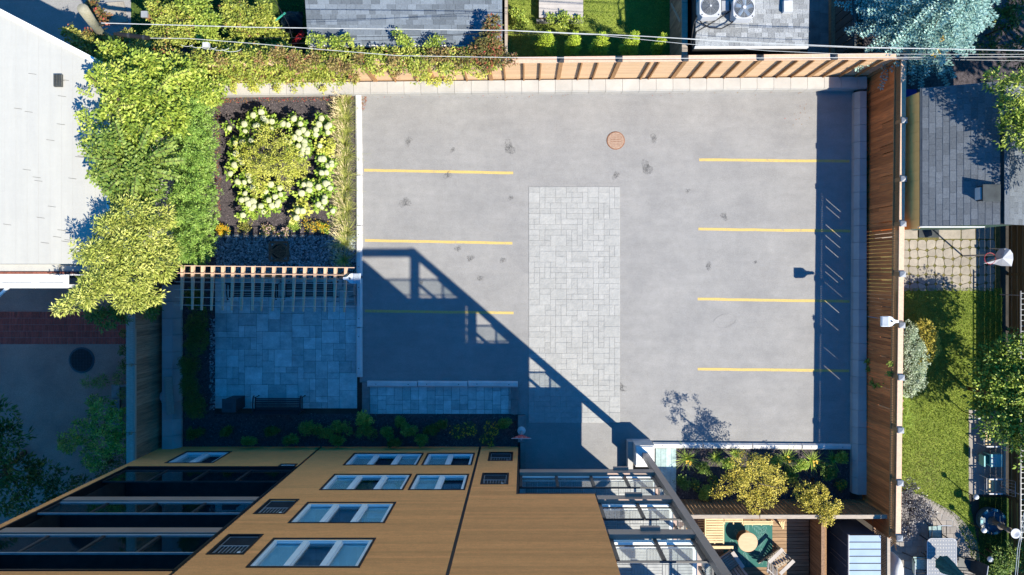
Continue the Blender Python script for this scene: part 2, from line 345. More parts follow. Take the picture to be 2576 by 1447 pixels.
def trunk(parent, base, top, r, C=None, nl=7, m='bark'):
    b = MB(); base = Vector(base); top = Vector(top); mid = base.lerp(top,.5)+Vector((random.uniform(-.06,.06),random.uniform(-.06,.06),0))
    b.tube([base, mid, top], r, 8, r*.45)
    b.build('trunk', m, parent, smooth=True)
    if C is not None and len(C):
        l = MB(); idx = RNG.choice(len(C), min(nl,len(C)), replace=False)
        for i in idx:
            e = Vector(C[i]); s0 = base.lerp(top, random.uniform(.45,.95)); l.tube([s0, s0.lerp(e,.5)+Vector((0,0,.08)), e], r*.4, 5, r*.1)
        l.build('branches', m, parent)
def blob(ix, iy, z, r, rz=None, ry=None):    # image-sighted blob: radius in plan units at that height
    p = I(ix,iy,z); k = (H-z)/H; rx = r*k/S
    return (p.x,p.y,p.z, rx, (ry*k/S if ry else rx), rz if rz else rx*.8)
def plant(name, label, cat, group, base, blobs, ncl, per, cr, L, Wd, m, tr=.05, fill=.5, up=1.3, trunk_on=True, part='leaves', tbias=0, nl=7):
    t = thing(name, base, label, cat, group)
    o, C = foliage(part, blobs, ncl, per, cr, L, Wd, m, t, fill, up, tbias, zmin=.02)
    if trunk_on:
        zc = max(b[2] for b in blobs); bx = sum(b[0] for b in blobs)/len(blobs); by = sum(b[1] for b in blobs)/len(blobs)
        trunk(t, base, (bx,by,zc), tr, C, nl)
    return t
def blades(name, centres, n, Lr, w, lean, m, parent, spread=.08, tint=0.5, segs=3, tipup=.2):
    """arching strips from each centre; lean = mean outward lean"""
    V=[];F=[];T=[]; off = rootloc(parent)
    for c in centres:
        for _ in range(n):
            a = random.uniform(0,2*math.pi); L = random.uniform(*Lr); le = max(.1,random.gauss(lean,.25)); b = Vector(c)+Vector((math.cos(a),math.sin(a),0))*random.uniform(0,spread)-off
            d = Vector((math.cos(a),math.sin(a),0)); sd_ = Vector((-d.y,d.x,0)); base = len(V)
            for s_ in range(segs+1):
                t = s_/segs; ww = w*(1-t*.85)
                p = b+d*(L*le*(t**1.4))+Vector((0,0,1))*(L*math.sqrt(max(.05,1-min(.95,le*.7)**2))*(t-.35*le*t*t))
                V += [p-sd_*ww/2, p+sd_*ww/2]
            for s_ in range(segs): F.append((base+2*s_, base+2*s_+1, base+2*s_+3, base+2*s_+2)); T.append(min(1,max(0,random.gauss(tint,.22))))
    me = bpy.data.meshes.new(name); me.from_pydata([tuple(v) for v in V], [], F); at = me.attributes.new('tint','FLOAT','FACE'); at.data.foreach_set('value', T)
    me.materials.append(MATS[m]); o = bpy.data.objects.new(name, me); COL.objects.link(o); o.parent = parent; return o
def ingp(px, py, poly):
    c = False; n = len(poly); j = n-1
    for i in range(n):
        if (poly[i][1]>py)!=(poly[j][1]>py) and px < (poly[j][0]-poly[i][0])*(py-poly[i][1])/(poly[j][1]-poly[i][1])+poly[i][0]: c = not c
        j = i
    return c
def scatter(poly, n):
    xs = [p[0] for p in poly]; ys = [p[1] for p in poly]; out = []
    while len(out) < n:
        x = random.uniform(min(xs),max(xs)); y = random.uniform(min(ys),max(ys))
        if ingp(x,y,poly): out.append((x,y))
    return out
def flecks(name, poly, n, z, s0, s1, m, parent=None, kind='stuff', tm=.5, ts=.25, tilt=.5):
    pts = scatter(poly, n); P = np.array([tuple(W(x,y,z)) for x,y in pts]); D = unit(n,0); D[:,2] *= .2; D /= np.linalg.norm(D,axis=1,keepdims=True)
    N = unit(n,2.0/tilt); L = RNG.uniform(s0,s1,size=n)
    return leaves(name, P, D, N, L, L*.5, RNG.normal(tm,ts,size=n), m, parent, kind, droop=0)
# ================================================================ GROUND AND PAVING
b = MB(); b.add([(-150,-150,-.02),(150,-150,-.02),(150,150,-.02),(-150,150,-.02)], [(0,1,2,3)]); struct('ground', b, 'earth')
lot = MB().sheet([(905,236),(2148,222),(2142,1118),(1585,1118),(1585,1760),(1322,1760),(1322,1043),(1304,1043),(1303,962),(905,962)], .0)
parking_lot = struct('parking_lot', lot, 'asphalt')
# painted stall lines
for (x0,y0,x1,y1) in [(916,428.5,1291,435.5),(918,605,1289,612),(918,782.5,1292,787.5),(1759,402,2137,406),(1757,576.5,2139,581.5),(1755,752.5,2137,758.5),(1755,928.5,2136,933)]:
    m_ = MB(); n = 14
    pts = [(x0+(x1-x0)*i/n, y0+(y1-y0)*i/n+random.uniform(-.35,.35)) for i in range(n+1)]
    up = [(x, y-3.4+random.uniform(-.25,.25)) for x,y in pts]; dn = [(x, y+3.4+random.uniform(-.25,.25)) for x,y in pts]
    m_.sheet(up+dn[::-1], .004); m_.build('parking_line', 'line_paint', parking_lot)
# worn dark spots and specks in the asphalt
stains = [(1028,355,9),(1281,371,14),(1645,348,9),(1627,422,14),(1020,509,12),(1549,441,8),(1127,440,9),(1285,497,6),(1822,545,8),(1783,671,8),(1152,626,7),(1183,650,8),(1140,377,6),(1565,975,10),(1060,712,5),(1208,700,7),(1445,640,5),(1730,480,5),(1900,660,4),(1265,655,7)]
P_=[];L_=[]
for x,y,r in stains:
    for _ in range(int(r*r*2.6)):
        a = random.uniform(0,6.28); q = r*random.random()**.6*(1+.3*math.sin(a*2+x)+.2*math.sin(a*3+y)); P_.append(tuple(W(x+q*math.cos(a), y+q*1.15*math.sin(a), .006))); L_.append(random.uniform(.008,.026))
for _ in range(420): P_.append(tuple(W(random.uniform(930,2040), random.uniform(245,1090), .006))); L_.append(random.uniform(.006,.018))
P_ = np.array(P_); D_ = unit(len(P_)); D_[:,2]=0; D_/=np.linalg.norm(D_,axis=1,keepdims=True)
leaves('worn_spots', P_, D_, np.tile([0,0,1.],(len(P_),1)), np.array(L_), np.array(L_)*.7, RNG.uniform(0,1,len(P_)), 'stain', parking_lot, 'stuff', droop=0)
b = MB(); c = [(1823+26*math.cos(t)*(1+.1*math.cos(2*t)), 807+17*math.sin(t)-4*math.cos(t)) for t in [2*math.pi*i/40 for i in range(41)]]
for i in range(40): b.sheet([c[i], c[i+1], (c[i+1][0]+.35,c[i+1][1]+.35), (c[i][0]+.35,c[i][1]+.35)], .006)
b.build('tyre_mark', 'concrete_grey', parking_lot)
# leaf litter on the lot
P_ = np.array([tuple(W(x,y,.012)) for x,y in scatter([(906,240),(925,240),(918,280),(906,275)],110)+scatter([(930,236),(2060,226),(2060,240),(930,250)],60)+scatter([(1960,262),(2030,258),(2040,330),(1980,320)],14)]); D_=unit(len(P_)); N_=unit(len(P_),3)
leaves('leaf_litter', P_, D_*[1,1,.2], N_, .05, .03, RNG.uniform(.6,1,len(P_)), 'leaf_red', None, 'stuff', droop=0)['label']='fallen red leaves along the edge of the parking lot'
# pale paver strip
def paved(name, gx0, gy0, nx, ny, u, sizes, m, ztop, limit=296, th=.05, base='joint_sand', piece='paver', uy=None, keep=None, gap=.0035):
    uy = uy or u; b = MB().sheet([(gx0,gy0),(gx0+nx*u,gy0),(gx0+nx*u,gy0+ny*uy),(gx0,gy0+ny*uy)], ztop-.012)
    st = struct(name, b, base); me = slabmesh(piece+'_shape', m, .03); t = tiling(nx, ny, sizes)
    if keep: t = [q for q in t if keep(gx0+(q[0]+q[2]/2)*u, gy0+(q[1]+q[3]/2)*uy)]
    t.sort(key=lambda q:-q[2]*q[3]); rest = MB()
    for k,(i,j,a,c_) in enumerate(t):
        X0=gx0+i*u; X1=gx0+(i+a)*u; Y0=gy0+j*uy; Y1=gy0+(j+c_)*uy
        if k < limit: slab(piece, me, X0,X1,Y0,Y1, ztop, th, st, gap=gap)
        else: rest.boxg(X0+.25,X1-.25,Y0+.25,Y1-.25, ztop-.02, ztop+random.uniform(-.002,.002))
    if rest.f: rest.build('small_pavers', m, st, kind='stuff')
    return st
paved('paver_strip', 1330, 470, 17, 44, 13.5, [(2,1),(1,2),(2,2),(1,1),(3,2),(2,1),(3,1)], 'paver_pale', .016)
paved('patio', 541, 700, 24, 22, 14.9, [(2,2),(2,3),(3,2),(2,2),(3,3),(2,1),(1,2)], 'paver_slate', .02, base='roof_vent_grey', gap=.010)
paved('walkway', 930, 972, 18, 6, 20.6, [(1,2),(1,1),(1,2),(1,3)], 'paver_slate', .02, uy=11.6, base='roof_vent_grey', gap=.010)
paved('ramp_paving', 1649, 1128, 4, 7, 13, [(1,2),(1,3),(1,2)], 'paver_slate', .02, uy=18)
# asphalt lane left with brick band
driveway = struct('driveway', MB().sheet([(-300,700),(330,700),(318,1130),(300,1330),(-300,1330)], .004), 'old_asphalt')
bb = struct('brick_band', MB().sheet([(-60,784),(322,784),(320,866),(-60,866)], .008), 'joint_sand')
me = slabmesh('brick_shape', 'brick_dark', .04)
for r in range(5):
    for i in range(52):
        x = -40+i*7.0
        if x > 314: break
        slab('brick', me, x, x+7.0, 784+r*16.4, 784+(r+1)*16.4, .022, .05, bb, gap=.008)
for r in range(-1,1): pass
side_road = struct('side_road', MB().sheet([(-300,-300),(330,-300),(330,150),(-300,150)], .004), 'asphalt')
# planting beds (soil sheets) + mulch
beds = {'garden_bed':[(543,240),(896,238),(896,592),(541,592)], 'building_bed':[(452,1041),(1303,1041),(1303,1127),(452,1127)],
        'side_bed':[(452,716),(540,716),(540,1041),(452,1041)], 'corner_bed':[(1700,1130),(2138,1130),(2138,1256),(1700,1256)],
        'hedge_bed':[(190,120),(541,120),(541,716),(330,716),(190,690)]}
for nme, poly in beds.items():
    st = struct(nme, MB().sheet(poly, .012), 'mulch_soil')
    flecks('mulch', poly, {'garden_bed':9000,'building_bed':3500,'side_bed':1200,'corner_bed':2500,'hedge_bed':1500}[nme], .02, .02, .07, 'mulch_chip', st)
flecks('fallen_leaves', [(545,242),(890,240),(890,252),(760,255),(545,262)], 420, .03, .03, .07, 'leaf_red', None, tm=.85).update_tag()
flecks('fallen_leaves', [(543,260),(556,260),(556,560),(543,560)], 300, .03, .03, .06, 'leaf_red', None, tm=.8)
for o in list(bpy.data.objects):
    if o.name.startswith('fallen_leaves'): o['label'] = 'fallen russet leaves on the dark mulch of the garden bed'
# pebble strip
pb = struct('pebble_bed', MB().sheet([(541,592),(896,592),(896,700),(541,700)], .012), 'mulch_soil')
def pebbles(poly, n, parent):
    ico = [(0,0,1),(.89,0,.45),(.28,.85,.45),(-.72,.53,.45),(-.72,-.53,.45),(.28,-.85,.45),(.72,.53,-.45),(-.28,.85,-.45),(-.89,0,-.45),(-.28,-.85,-.45),(.72,-.53,-.45)]
    fc = [(0,1,2),(0,2,3),(0,3,4),(0,4,5),(0,5,1),(1,6,2),(2,7,3),(3,8,4),(4,9,5),(5,10,1),(6,7,2),(7,8,3),(8,9,4),(9,10,5),(10,6,1)]
    V=[];F=[];T=[]; off=rootloc(parent)
    for x,y in scatter(poly,n):
        p = W(x,y,.02)-off; r = random.uniform(.018,.055); a = random.uniform(0,6.28); ca,sa=math.cos(a),math.sin(a); el = random.uniform(.6,1); base=len(V); t=min(1,max(0,random.gauss(.5,.28)))
        for v in ico: X=v[0]*r;Y=v[1]*r*el; V.append((p.x+X*ca-Y*sa, p.y+X*sa+Y*ca, p.z+v[2]*r*.55))
        F += [tuple(base+i for i in f) for f in fc]; T += [t]*len(fc)
    me = bpy.data.meshes.new('pebbles'); me.from_pydata(V,[],F); at=me.attributes.new('tint','FLOAT','FACE'); at.data.foreach_set('value',T); me.materials.append(MATS['pebble'])
    o = bpy.data.objects.new('pebbles',me); COL.objects.link(o); o.parent=parent; o['kind']='stuff'
pebbles([(541,592),(896,592),(896,700),(541,700)], 5200, pb)
pebbles([(528,800),(541,800),(541,1030),(528,1030)], 250, pb)
# lawns
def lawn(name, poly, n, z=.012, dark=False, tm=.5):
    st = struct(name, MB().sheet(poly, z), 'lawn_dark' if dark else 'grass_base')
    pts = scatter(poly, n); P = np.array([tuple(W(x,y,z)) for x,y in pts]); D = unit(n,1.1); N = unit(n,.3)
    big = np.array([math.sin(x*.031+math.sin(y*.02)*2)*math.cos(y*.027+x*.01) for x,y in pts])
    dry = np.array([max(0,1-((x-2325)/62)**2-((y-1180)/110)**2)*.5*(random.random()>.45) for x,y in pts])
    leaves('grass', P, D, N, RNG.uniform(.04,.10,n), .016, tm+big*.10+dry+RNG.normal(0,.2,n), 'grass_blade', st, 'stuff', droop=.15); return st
lawn('lawn', [(2255,725),(2520,725),(2520,1032),(2436,1032),(2436,1250),(2462,1385),(2462,1440),(2400,1300),(2313,1244),(2255,1236)], 60000)
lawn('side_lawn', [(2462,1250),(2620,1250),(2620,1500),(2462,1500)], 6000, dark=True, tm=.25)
lawn('back_lawn', [(1275,-60),(1690,-60),(1690,196),(1275,196)], 26000, tm=.42)
rg = struct('shade_dark_ground', MB().sheet([(2170,-60),(2700,-60),(2700,262),(2170,262)], .012), 'mulch_soil')  # dark soil colour stands in for the deep shade beyond the spruce
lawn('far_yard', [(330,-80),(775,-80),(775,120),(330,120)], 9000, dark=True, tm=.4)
# concrete under neighbour items
b = MB().sheet([(2032,-60),(2095,-60),(2095,150),(2032,150)], .006); sp = struct('side_path', b, 'joint_sand')
me = slabmesh('slab_shape', 'concrete_grey', .02)
for i in range(5):
    slab('paving_slab', me, 2036, 2062, -50+i*40, -10+i*40, .02, .05, sp); slab('paving_slab', me, 2062, 2092, -60+i*48, -12+i*48, .02, .05, sp)
# stone patio behind the right fence
fs = struct('stone_patio', MB().sheet([(2185,566),(2516,566),(2516,733),(2185,733)], .006), 'moss')
me = slabmesh('slab_shape2', 'flagstone', .02)
for x0,x1 in [(2200,2264),(2266,2308),(2361,2416),(2418,2453),(2455,2500)]: slab('concrete_slab', me, x0, x1, 568, 601, .02, .05, fs)
GX = 12; GY = 6; jit = {}
for i in range(GX+1):
    for j in range(GY+1): jit[i,j] = (2244+i*21.6+random.uniform(-3,3), 603+j*21.6+(random.uniform(-4,4) if 0<j<GY else 0)+(3.5 if (i+j)%2 and 0<j<GY else 0))
for i in range(GX):
    for j in range(GY):
        q = [jit[i,j],jit[i+1,j],jit[i+1,j+1],jit[i,j+1]]; cx=sum(p[0] for p in q)/4; cy=sum(p[1] for p in q)/4
        o8 = []
        for k in range(4):
            p=q[k]; nx_=q[(k+1)%4]; pv=q[k-1]
            o8 += [(p[0]+(pv[0]-p[0])*.2, p[1]+(pv[1]-p[1])*.2), (p[0]+(nx_[0]-p[0])*.2, p[1]+(nx_[1]-p[1])*.2)]
        o8 = [(cx+(x-cx)*.93, cy+(y-cy)*.93) for x,y in o8]
        MB().prismg(o8, 0, .02+random.uniform(-.003,.003)).build('flagstone', 'flagstone', fs)
flecks('joint_moss', [(2262,600),(2470,600),(2470,733),(2262,733)], 700, .012, .02, .05, 'leaf_mixed', fs)
# slab path along the lawn edge
sp2 = struct('slab_path', MB().sheet([(2434,1030),(2530,1030),(2530,1244),(2434,1244)], .006), 'joint_sand')
me = slabmesh('slab_shape3', 'paver_beige', .015)
for j in range(4):
    slab('paving_slab', me, 2436, 2480, 1030+j*53.5, 1083.5+j*53.5, .02, .05, sp2); slab('paving_slab', me, 2480, 2526, 1030+j*53.5, 1083.5+j*53.5, .02, .05, sp2)
# round paver terrace, bottom right
arc = [(2255,1243),(2290,1238),(2313,1244),(2345,1258),(2372,1274),(2394,1285),(2410,1297),(2430,1318),(2445,1342),(2456,1362),(2462,1385),(2466,1420),(2468,1470),(2468,1560)]
tr = struct('terrace', MB().sheet([(2236,1243)]+arc+[(2236,1560)], .006), 'joint_sand')
ar2 = []
for i in range(len(arc)-1):
    n = max(1,round(math.dist(arc[i],arc[i+1])/8.5))
    for k in range(n): ar2.append((arc[i][0]+(arc[i+1][0]-arc[i][0])*k/n, arc[i][1]+(arc[i+1][1]-arc[i][1])*k/n))
inner = []
for i,p in enumerate(ar2):
    a = ar2[max(0,i-1)]; c = ar2[min(len(ar2)-1,i+1)]; d = Vector((c[0]-a[0],c[1]-a[1])).normalized(); inner.append((p[0]-d.y*19, p[1]+d.x*19))
for i in range(len(ar2)-1):
    q = [ar2[i],ar2[i+1],inner[i+1],inner[i]]; cx=sum(p[0] for p in q)/4; cy=sum(p[1] for p in q)/4
    MB().prismg([(cx+(x-cx)*.93, cy+(y-cy)*.95) for x,y in q], 0, .022).build('edging_paver', 'paver_beige', tr)
ipoly = inner+[(2238,1560),(2238,1262)]
me = slabmesh('paver_shape_b', 'paver_beige', .02); rest=MB()
for j in range(18):
    y = 1258+j*16.8; x = 2238+(j%2)*7
    while x < 2466:
        w = random.choice([16.8,16.8,16.8,24,12]); cs = [(x+1,y+1),(x+w-1,y+1),(x+w-1,y+15.8),(x+1,y+15.8)]
        if all(ingp(px,py,ipoly) for px,py in cs): slab('paver', me, x, x+w, y, y+16.8, .02, .04, tr)
        elif any(ingp(px,py,ipoly) for px,py in cs):
            ins = [(px,py) for px,py in cs if ingp(px,py,ipoly)]
            cx=sum(p[0] for p in ins)/len(ins); cy=sum(p[1] for p in ins)/len(ins)
            cs2=[]
            for px,py in cs:
                t=1
                while t>.1 and not ingp(cx+(px-cx)*t+.1, cy+(py-cy)*t+.1, ipoly): t-=.08
                cs2.append((cx+(px-cx)*t, cy+(py-cy)*t))
            rest.prismg(cs2, 0, .018)
        x += w
if rest.f: rest.build('cut_pavers', 'paver_beige', tr, kind='stuff')
# ================================================================ WALLS AND KERBS
def yt(x): return 205-.0105*(x-1300)
rw = thing('retaining_wall', W(1300,yt(1300)+20), 'long pale concrete block wall under the top wooden fence', 'wall')
x = 520; k = 0
while x < 2168:
    x1 = min(x+41.7, 2169)
    b = MB(); b.wall((x+.35,yt(x)+4),(x1-.35,yt(x1)+4), 0, 27/S, 0, .40); b.wall((x+.35,yt(x)+31.2),(x1-.35,yt(x1)+31.2), 0, .03, 0, .36)
    b.build('block', 'concrete', rw); x = x1
rw = thing('retaining_wall', W(2155,700), 'concrete block wall below the tall reddish fence, right edge of the lot', 'wall')
y = 236
while y < 1236:
    y1 = min(y+41.7, 1238); fx = 2143-(y-225)*.006
    b = MB(); b.boxg(fx+8, 2167, y+.35, y1-.35, 0, .42)
    a0 = W(fx, y+.35); a1 = W(fx+8, y1-.35); b.add([(a0.x,a0.y,0),(a0.x,a1.y,0),(a1.x,a1.y,0),(a1.x,a0.y,0),(a0.x,a0.y,.22),(a0.x,a1.y,.22),(a1.x,a1.y,.42),(a1.x,a0.y,.42)],[(0,1,5,4),(4,5,6,7),(1,2,6,5),(3,0,4,7)])
    b.build('block', 'concrete', rw); y = y1
rw = thing('retaining_wall', W(430,900), 'concrete block wall beside the narrow shaded bed and left fence', 'wall')
y = 716
while y < 1122:
    y1 = min(y+41.7, 1124); b = MB(); b.boxg(421, 447, y+.35, y1-.35, 0, .42)
    a0 = W(447, y+.35); a1 = W(460, y1-.35); b.add([(a0.x,a0.y,0),(a0.x,a1.y,0),(a1.x,a1.y,0),(a1.x,a0.y,0),(a0.x,a0.y,.42),(a0.x,a1.y,.42),(a1.x,a1.y,.12),(a1.x,a0.y,.12)],[(4,7,6,5),(2,3,7,6),(0,4,5,1),(1,5,6,2),(0,3,7,4)])
    b.build('block', 'concrete', rw); y = y1
def kerb(p0, p1, w, label, m='concrete_white', holes=2, group='precast kerbs round the lot'):
    c = ((p0[0]+p1[0])/2,(p0[1]+p1[1])/2); t = thing('parking_kerb', W(*c), label, 'kerb', group)
    b = MB(); h = w/S/2; b.wall(p0, p1, -h, h, 0, .10); a = W(*p0); e = W(*p1); d = (e-a).normalized(); n = Vector((d.y,-d.x,0))
    c0 = [a-n*h*.95, e-n*h*.95, e+n*h*.95, a+n*h*.95]; i0 = [a-n*h*.55+d*.02, e-n*h*.55-d*.02, e+n*h*.55-d*.02, a+n*h*.55+d*.02]
    b.add([(p.x,p.y,.10) for p in c0]+[(p.x,p.y,.155) for p in i0], [(4,7,6,5),(0,4,5,1),(1,5,6,2),(2,6,7,3),(3,7,4,0)]); o = b.build('kerb_body', m, t)
    for s_ in ((.18,.82) if holes else ()):
        q = a.lerp(e, s_); MB().lathe((q.x,q.y,.154), [(.018,0),(.018,.004)], 8).build('pin_hole', 'hole_black', t)
for i,(y0,y1) in enumerate([(238,441),(442,567),(568,694),(701,823),(824,948)]):
    kerb((904.5 if i else 902,y0),(905,y1), 15, ['pale kerb bordering the flower bed, uppermost beside the wall','pale kerb beside the hydrangeas, second below the wall','pale kerb beside the grasses above the pergola lamp','shaded kerb just below the pergola lamp','shaded kerb along the patio, lowest of the left row'][i])
for i,(x0,x1) in enumerate([(925,1051),(1052,1177),(1178,1303)]):
    kerb((x0,965),(x1,966), 15, ['shaded kerb on the walkway edge, nearest the patio','shaded kerb on the walkway edge, middle of three','shaded kerb on the walkway edge, nearest the driveway'][i])
for i,(x0,x1) in enumerate([(1642,1766),(1767,1890),(1891,2014),(2015,2138)]):
    kerb((x0,1119+(x0-1642)*.008),(x1,1119+(x1-1642)*.008), 14, ['kerb at the planted corner bed, beside the building pillar','kerb at the corner bed below the dark tree shadow','kerb at the corner bed above the yellow shrub','kerb at the corner bed, beside the right block wall'][i])
for i,(gx0,gx1,gy0,gy1) in enumerate([(912,930,960,1042),(1285,1304,968,1042)]):
    t = thing('concrete_step', W((gx0+gx1)/2,1000), ['concrete edge strip between patio and walkway','concrete edge strip ending the walkway by the driveway'][i], 'edging')
    b = MB(); n = 2
    for k in range(n): MB().boxg(gx0,gx1,gy0+(gy1-gy0)*k/n+.4,gy0+(gy1-gy0)*(k+1)/n-.4,0,.09).build('block','concrete_grey',t)
t = thing('driveway_kerb', W(1313,1110), 'light concrete kerb at the building corner under the yield sign', 'kerb')
for y0,y1,x0,x1 in [(1044,1110,1303,1322),(1111,1200,1309,1322),(1201,1330,1309,1322)]: MB().boxg(x0,x1,y0,y1,0,.18).build('kerb_block','concrete_grey',t)
# stepped stone pier by the pergola
t = thing('stone_pier', W(892,740), 'small stepped stone pier under the pergola lamp', 'stone pier')
for gx0,gx1,gy0,gy1,z in [(868,898,704,721,.5),(884,898,721,743,.55),(884,898,744,760,.45),(877,898,760,768,.4)]: MB().boxg(gx0,gx1,gy0+.4,gy1-.4,0,z).build('stone_block','concrete_grey',t)
# ---------------------------------------------------------------- drains and covers
t = thing('manhole_cover', W(1549,354), 'round rusty manhole cover in the sunny asphalt', 'manhole cover')
p = W(1549,354); MB().lathe(p, [(.35,0),(.35,.018),(.345,.022)], 48).build('ring','rust',t); MB().lathe(p+Vector((0,0,.004)), [(.315,0),(.315,.024),(.31,.027)], 48).build('lid','rust_pale',t)
b = MB()
for i in range(-5,6):
    for j in range(-5,6):
        if i*i+j*j < 26 and not (abs(j)<2 and abs(i)<4): b.lathe(p+Vector((i*.055,j*.055,.030)), [(.013,0),(.010,.008)], 6)
for j in (-1,1):
    for i in range(-3,4): b.box(p.x+i*.055-.014,p.x+i*.055+.014,p.y+j*.04-.016,p.y+j*.04+.016,.03,.038)
b.build('studs','rust',t,kind='stuff')
t = thing('drain_grate', W(703,633), 'square rusty drain grate set in the pebble strip', 'drain')
p = W(703,633); b = MB(); s_ = .355
for a in (-1,1): b.box(p.x-s_,p.x+s_,p.y+a*s_-.04,p.y+a*s_+.04,.02,.07); b.box(p.x+a*s_-.04,p.x+a*s_+.04,p.y-s_+.041,p.y+s_-.041,.02,.07)
b.build('frame','rust',t); MB().lathe(p, [(.33,.0),(.33,.062),(.28,.066)],36).build('rim','rust',t); MB().lathe(p+Vector((0,0,.01)), [(.27,0),(.27,.058)],36).build('pit','hole_black',t)
b=MB(); b.box(p.x-.28,p.x+.28,p.y-.012,p.y+.012,.066,.078)
for sgn in (-1,1):
    for i in range(-5,6):
        x0 = i*.05; y0 = sgn*.02; L = .26
        q0 = Vector((p.x+x0-.05,p.y+y0,.074)); q1 = Vector((p.x+x0+.12,p.y+sgn*L*math.sqrt(max(.05,1-(x0/.30)**2)),.074))
        b.bar(q0,q1,.022,.012)
b.build('bars','rust',t)
t = thing('round_drain', W(206,906), 'dark round drain grate in the shaded left driveway', 'drain'); p = W(206,906)
MB().lathe(p, [(.50,.0),(.50,.022),(.44,.03)],40).build('ring','dark_metal',t); b=MB()
for i in range(-7,8):
    l = math.sqrt(max(.01,.43**2-(i*.058)**2)); b.box(p.x+i*.058-.012,p.x+i*.058+.012,p.y-l,p.y+l,.03,.042); b.box(p.x-l,p.x+l,p.y+i*.058-.012,p.y+i*.058+.012,.043,.05)
b.build('bars','drain_iron',t)
# ================================================================ FENCES
def fence_h(t, x0, x1):   # top fence: horizontal boards between posts
    pass
tf = thing('wooden_fence', W(1300,200), 'long pale timber fence with slanting battens above the block wall', 'fence')
posts = [485,640,795,950,1095,1237,1403,1536,1686,1857,2025,2176]
cnt = 0; lowrest = MB()
for a,c in zip(posts[:-1],posts[1:]):
    for k in range(17):
        z0 = .14+k*.142; z1 = z0+.139
        b = MB().wall((a,yt(a)),(c,yt(c)), -.03, -.005+random.uniform(0,.004), z0, z1); b.build('fence_board','fence_light',tf)
    b = MB().wall((a,yt(a)),(c,yt(c)), -.15, .06, 2.61, 2.65); b.build('cap_board','wood_cap',tf)
    MB().wall((a,yt(a)),(c,yt(c)), -.004, .035, .14, .24).build('bottom_rail','fence_light',tf)
for x in posts:
    y = yt(x); MB().boxg(x-4.5,x+4.5,y-6.5,y+4.5,0,2.66).build('fence_post','wood_post',tf)
    p = W(x,y-2,2.66); b=MB(); b.add([(p.x-.10,p.y-.10,2.66),(p.x+.10,p.y-.10,2.66),(p.x+.10,p.y+.10,2.66),(p.x-.10,p.y+.10,2.66),(p.x-.10,p.y-.10,2.72),(p.x+.10,p.y-.10,2.72),(p.x+.10,p.y+.10,2.72),(p.x-.10,p.y+.10,2.72),(p.x,p.y,2.80)],[(0,1,5,4),(1,2,6,5),(2,3,7,6),(3,0,4,7),(4,5,8),(5,6,8),(6,7,8),(7,4,8)]); b.build('post_cap','dark_metal',tf)
for x in [530,585,690,745,845,900,1000,1055,1120,1177,1272,1318,1357,1451,1488,1607,1627,1730,1771,1814,1908,1944,1981,2060,2100,2140]:
    MB().boxg(x-1.6,x+1.6,yt(x)-.0,yt(x)+5.8,.24,2.60).build('batten','wood_post',tf)
# right fence: upright boards, lattice, pale cap
rf = thing('wooden_fence', W(2176,720), 'tall reddish board fence with lattice top along the right side of the lot', 'fence')
def xr(y): return 2180-.0115*(y-200)
y = 193; i = 0
while y < 1300:
    w = 9.1; x = xr(y); gap = .15 if y<560 else (.5 if y<870 else .3)
    if any(y<=s<y+w for s in (335,385,403,460,479,530,567,590,608,650,678,691,705,755,775,800,845,887,960,1010)):
        zc = random.uniform(1.1,1.5); MB().wall((x,y+gap),(xr(y+w),y+w-gap), 0, .02, .08, zc).build('fence_board','fence_red',rf); MB().wall((x,y+gap+random.choice([1.25,1.4,1.7])),(xr(y+w),y+w-gap), 0, .02, zc+.001, 2.18).build('fence_board','fence_red',rf); y += w; continue
    MB().wall((x,y+gap),(xr(y+w),y+w-gap), 0, .02+random.uniform(0,.003), .08, 2.18).build('fence_board','fence_red',rf); y += w
MB().wall((xr(193),193),(xr(1300),1300), -.03, .05, 2.19, 2.23).build('lattice_rail','wood_post',rf)
rposts = [196,340,473,575,690,806,925,1045,1165,1290]
lat = MB(); zA=2.235; zB=2.60; hgt=zB-zA; s_=.085; L = (1300-193)/S; x = 0
while x < L:
    for d in (0,1):
        p0 = (xr(193+x*S), 193+x*S); x2 = x+hgt
        q0 = W(xr(193+x*S),193+x*S, zA if d else zB); q1 = W(xr(193+x2*S),193+x2*S, zB if d else zA)
        off = Vector((.012 if d else 0,0,0)); lat.bar(q0+off, q1+off, .034, .008, up=Vector((1,0,0)))
    x += s_
lat.build('lattice','wood_post',rf,kind='stuff')
for a,c in zip(rposts[:-1],rposts[1:]):
    MB().wall((xr(a)+1,a+5),(xr(c)+1,c-5), -.13, .05, 2.61, 2.65).build('cap_board','wood_cap',rf)
for y in rposts:
    x = xr(y)+3; MB().boxg(x-4,x+5,y-4.5,y+4.5,0,2.66).build('fence_post','wood_post',rf)
    p = W(x+2,y,2.66); b=MB(); b.add([(p.x-.10,p.y-.10,2.66),(p.x+.10,p.y-.10,2.66),(p.x+.10,p.y+.10,2.66),(p.x-.10,p.y+.10,2.66),(p.x-.10,p.y-.10,2.72),(p.x+.10,p.y-.10,2.72),(p.x+.10,p.y+.10,2.72),(p.x-.10,p.y+.10,2.72),(p.x,p.y,2.79)],[(0,1,5,4),(1,2,6,5),(2,3,7,6),(3,0,4,7),(4,5,8),(5,6,8),(6,7,8),(7,4,8)]); b.build('post_cap','metal_grey',rf)
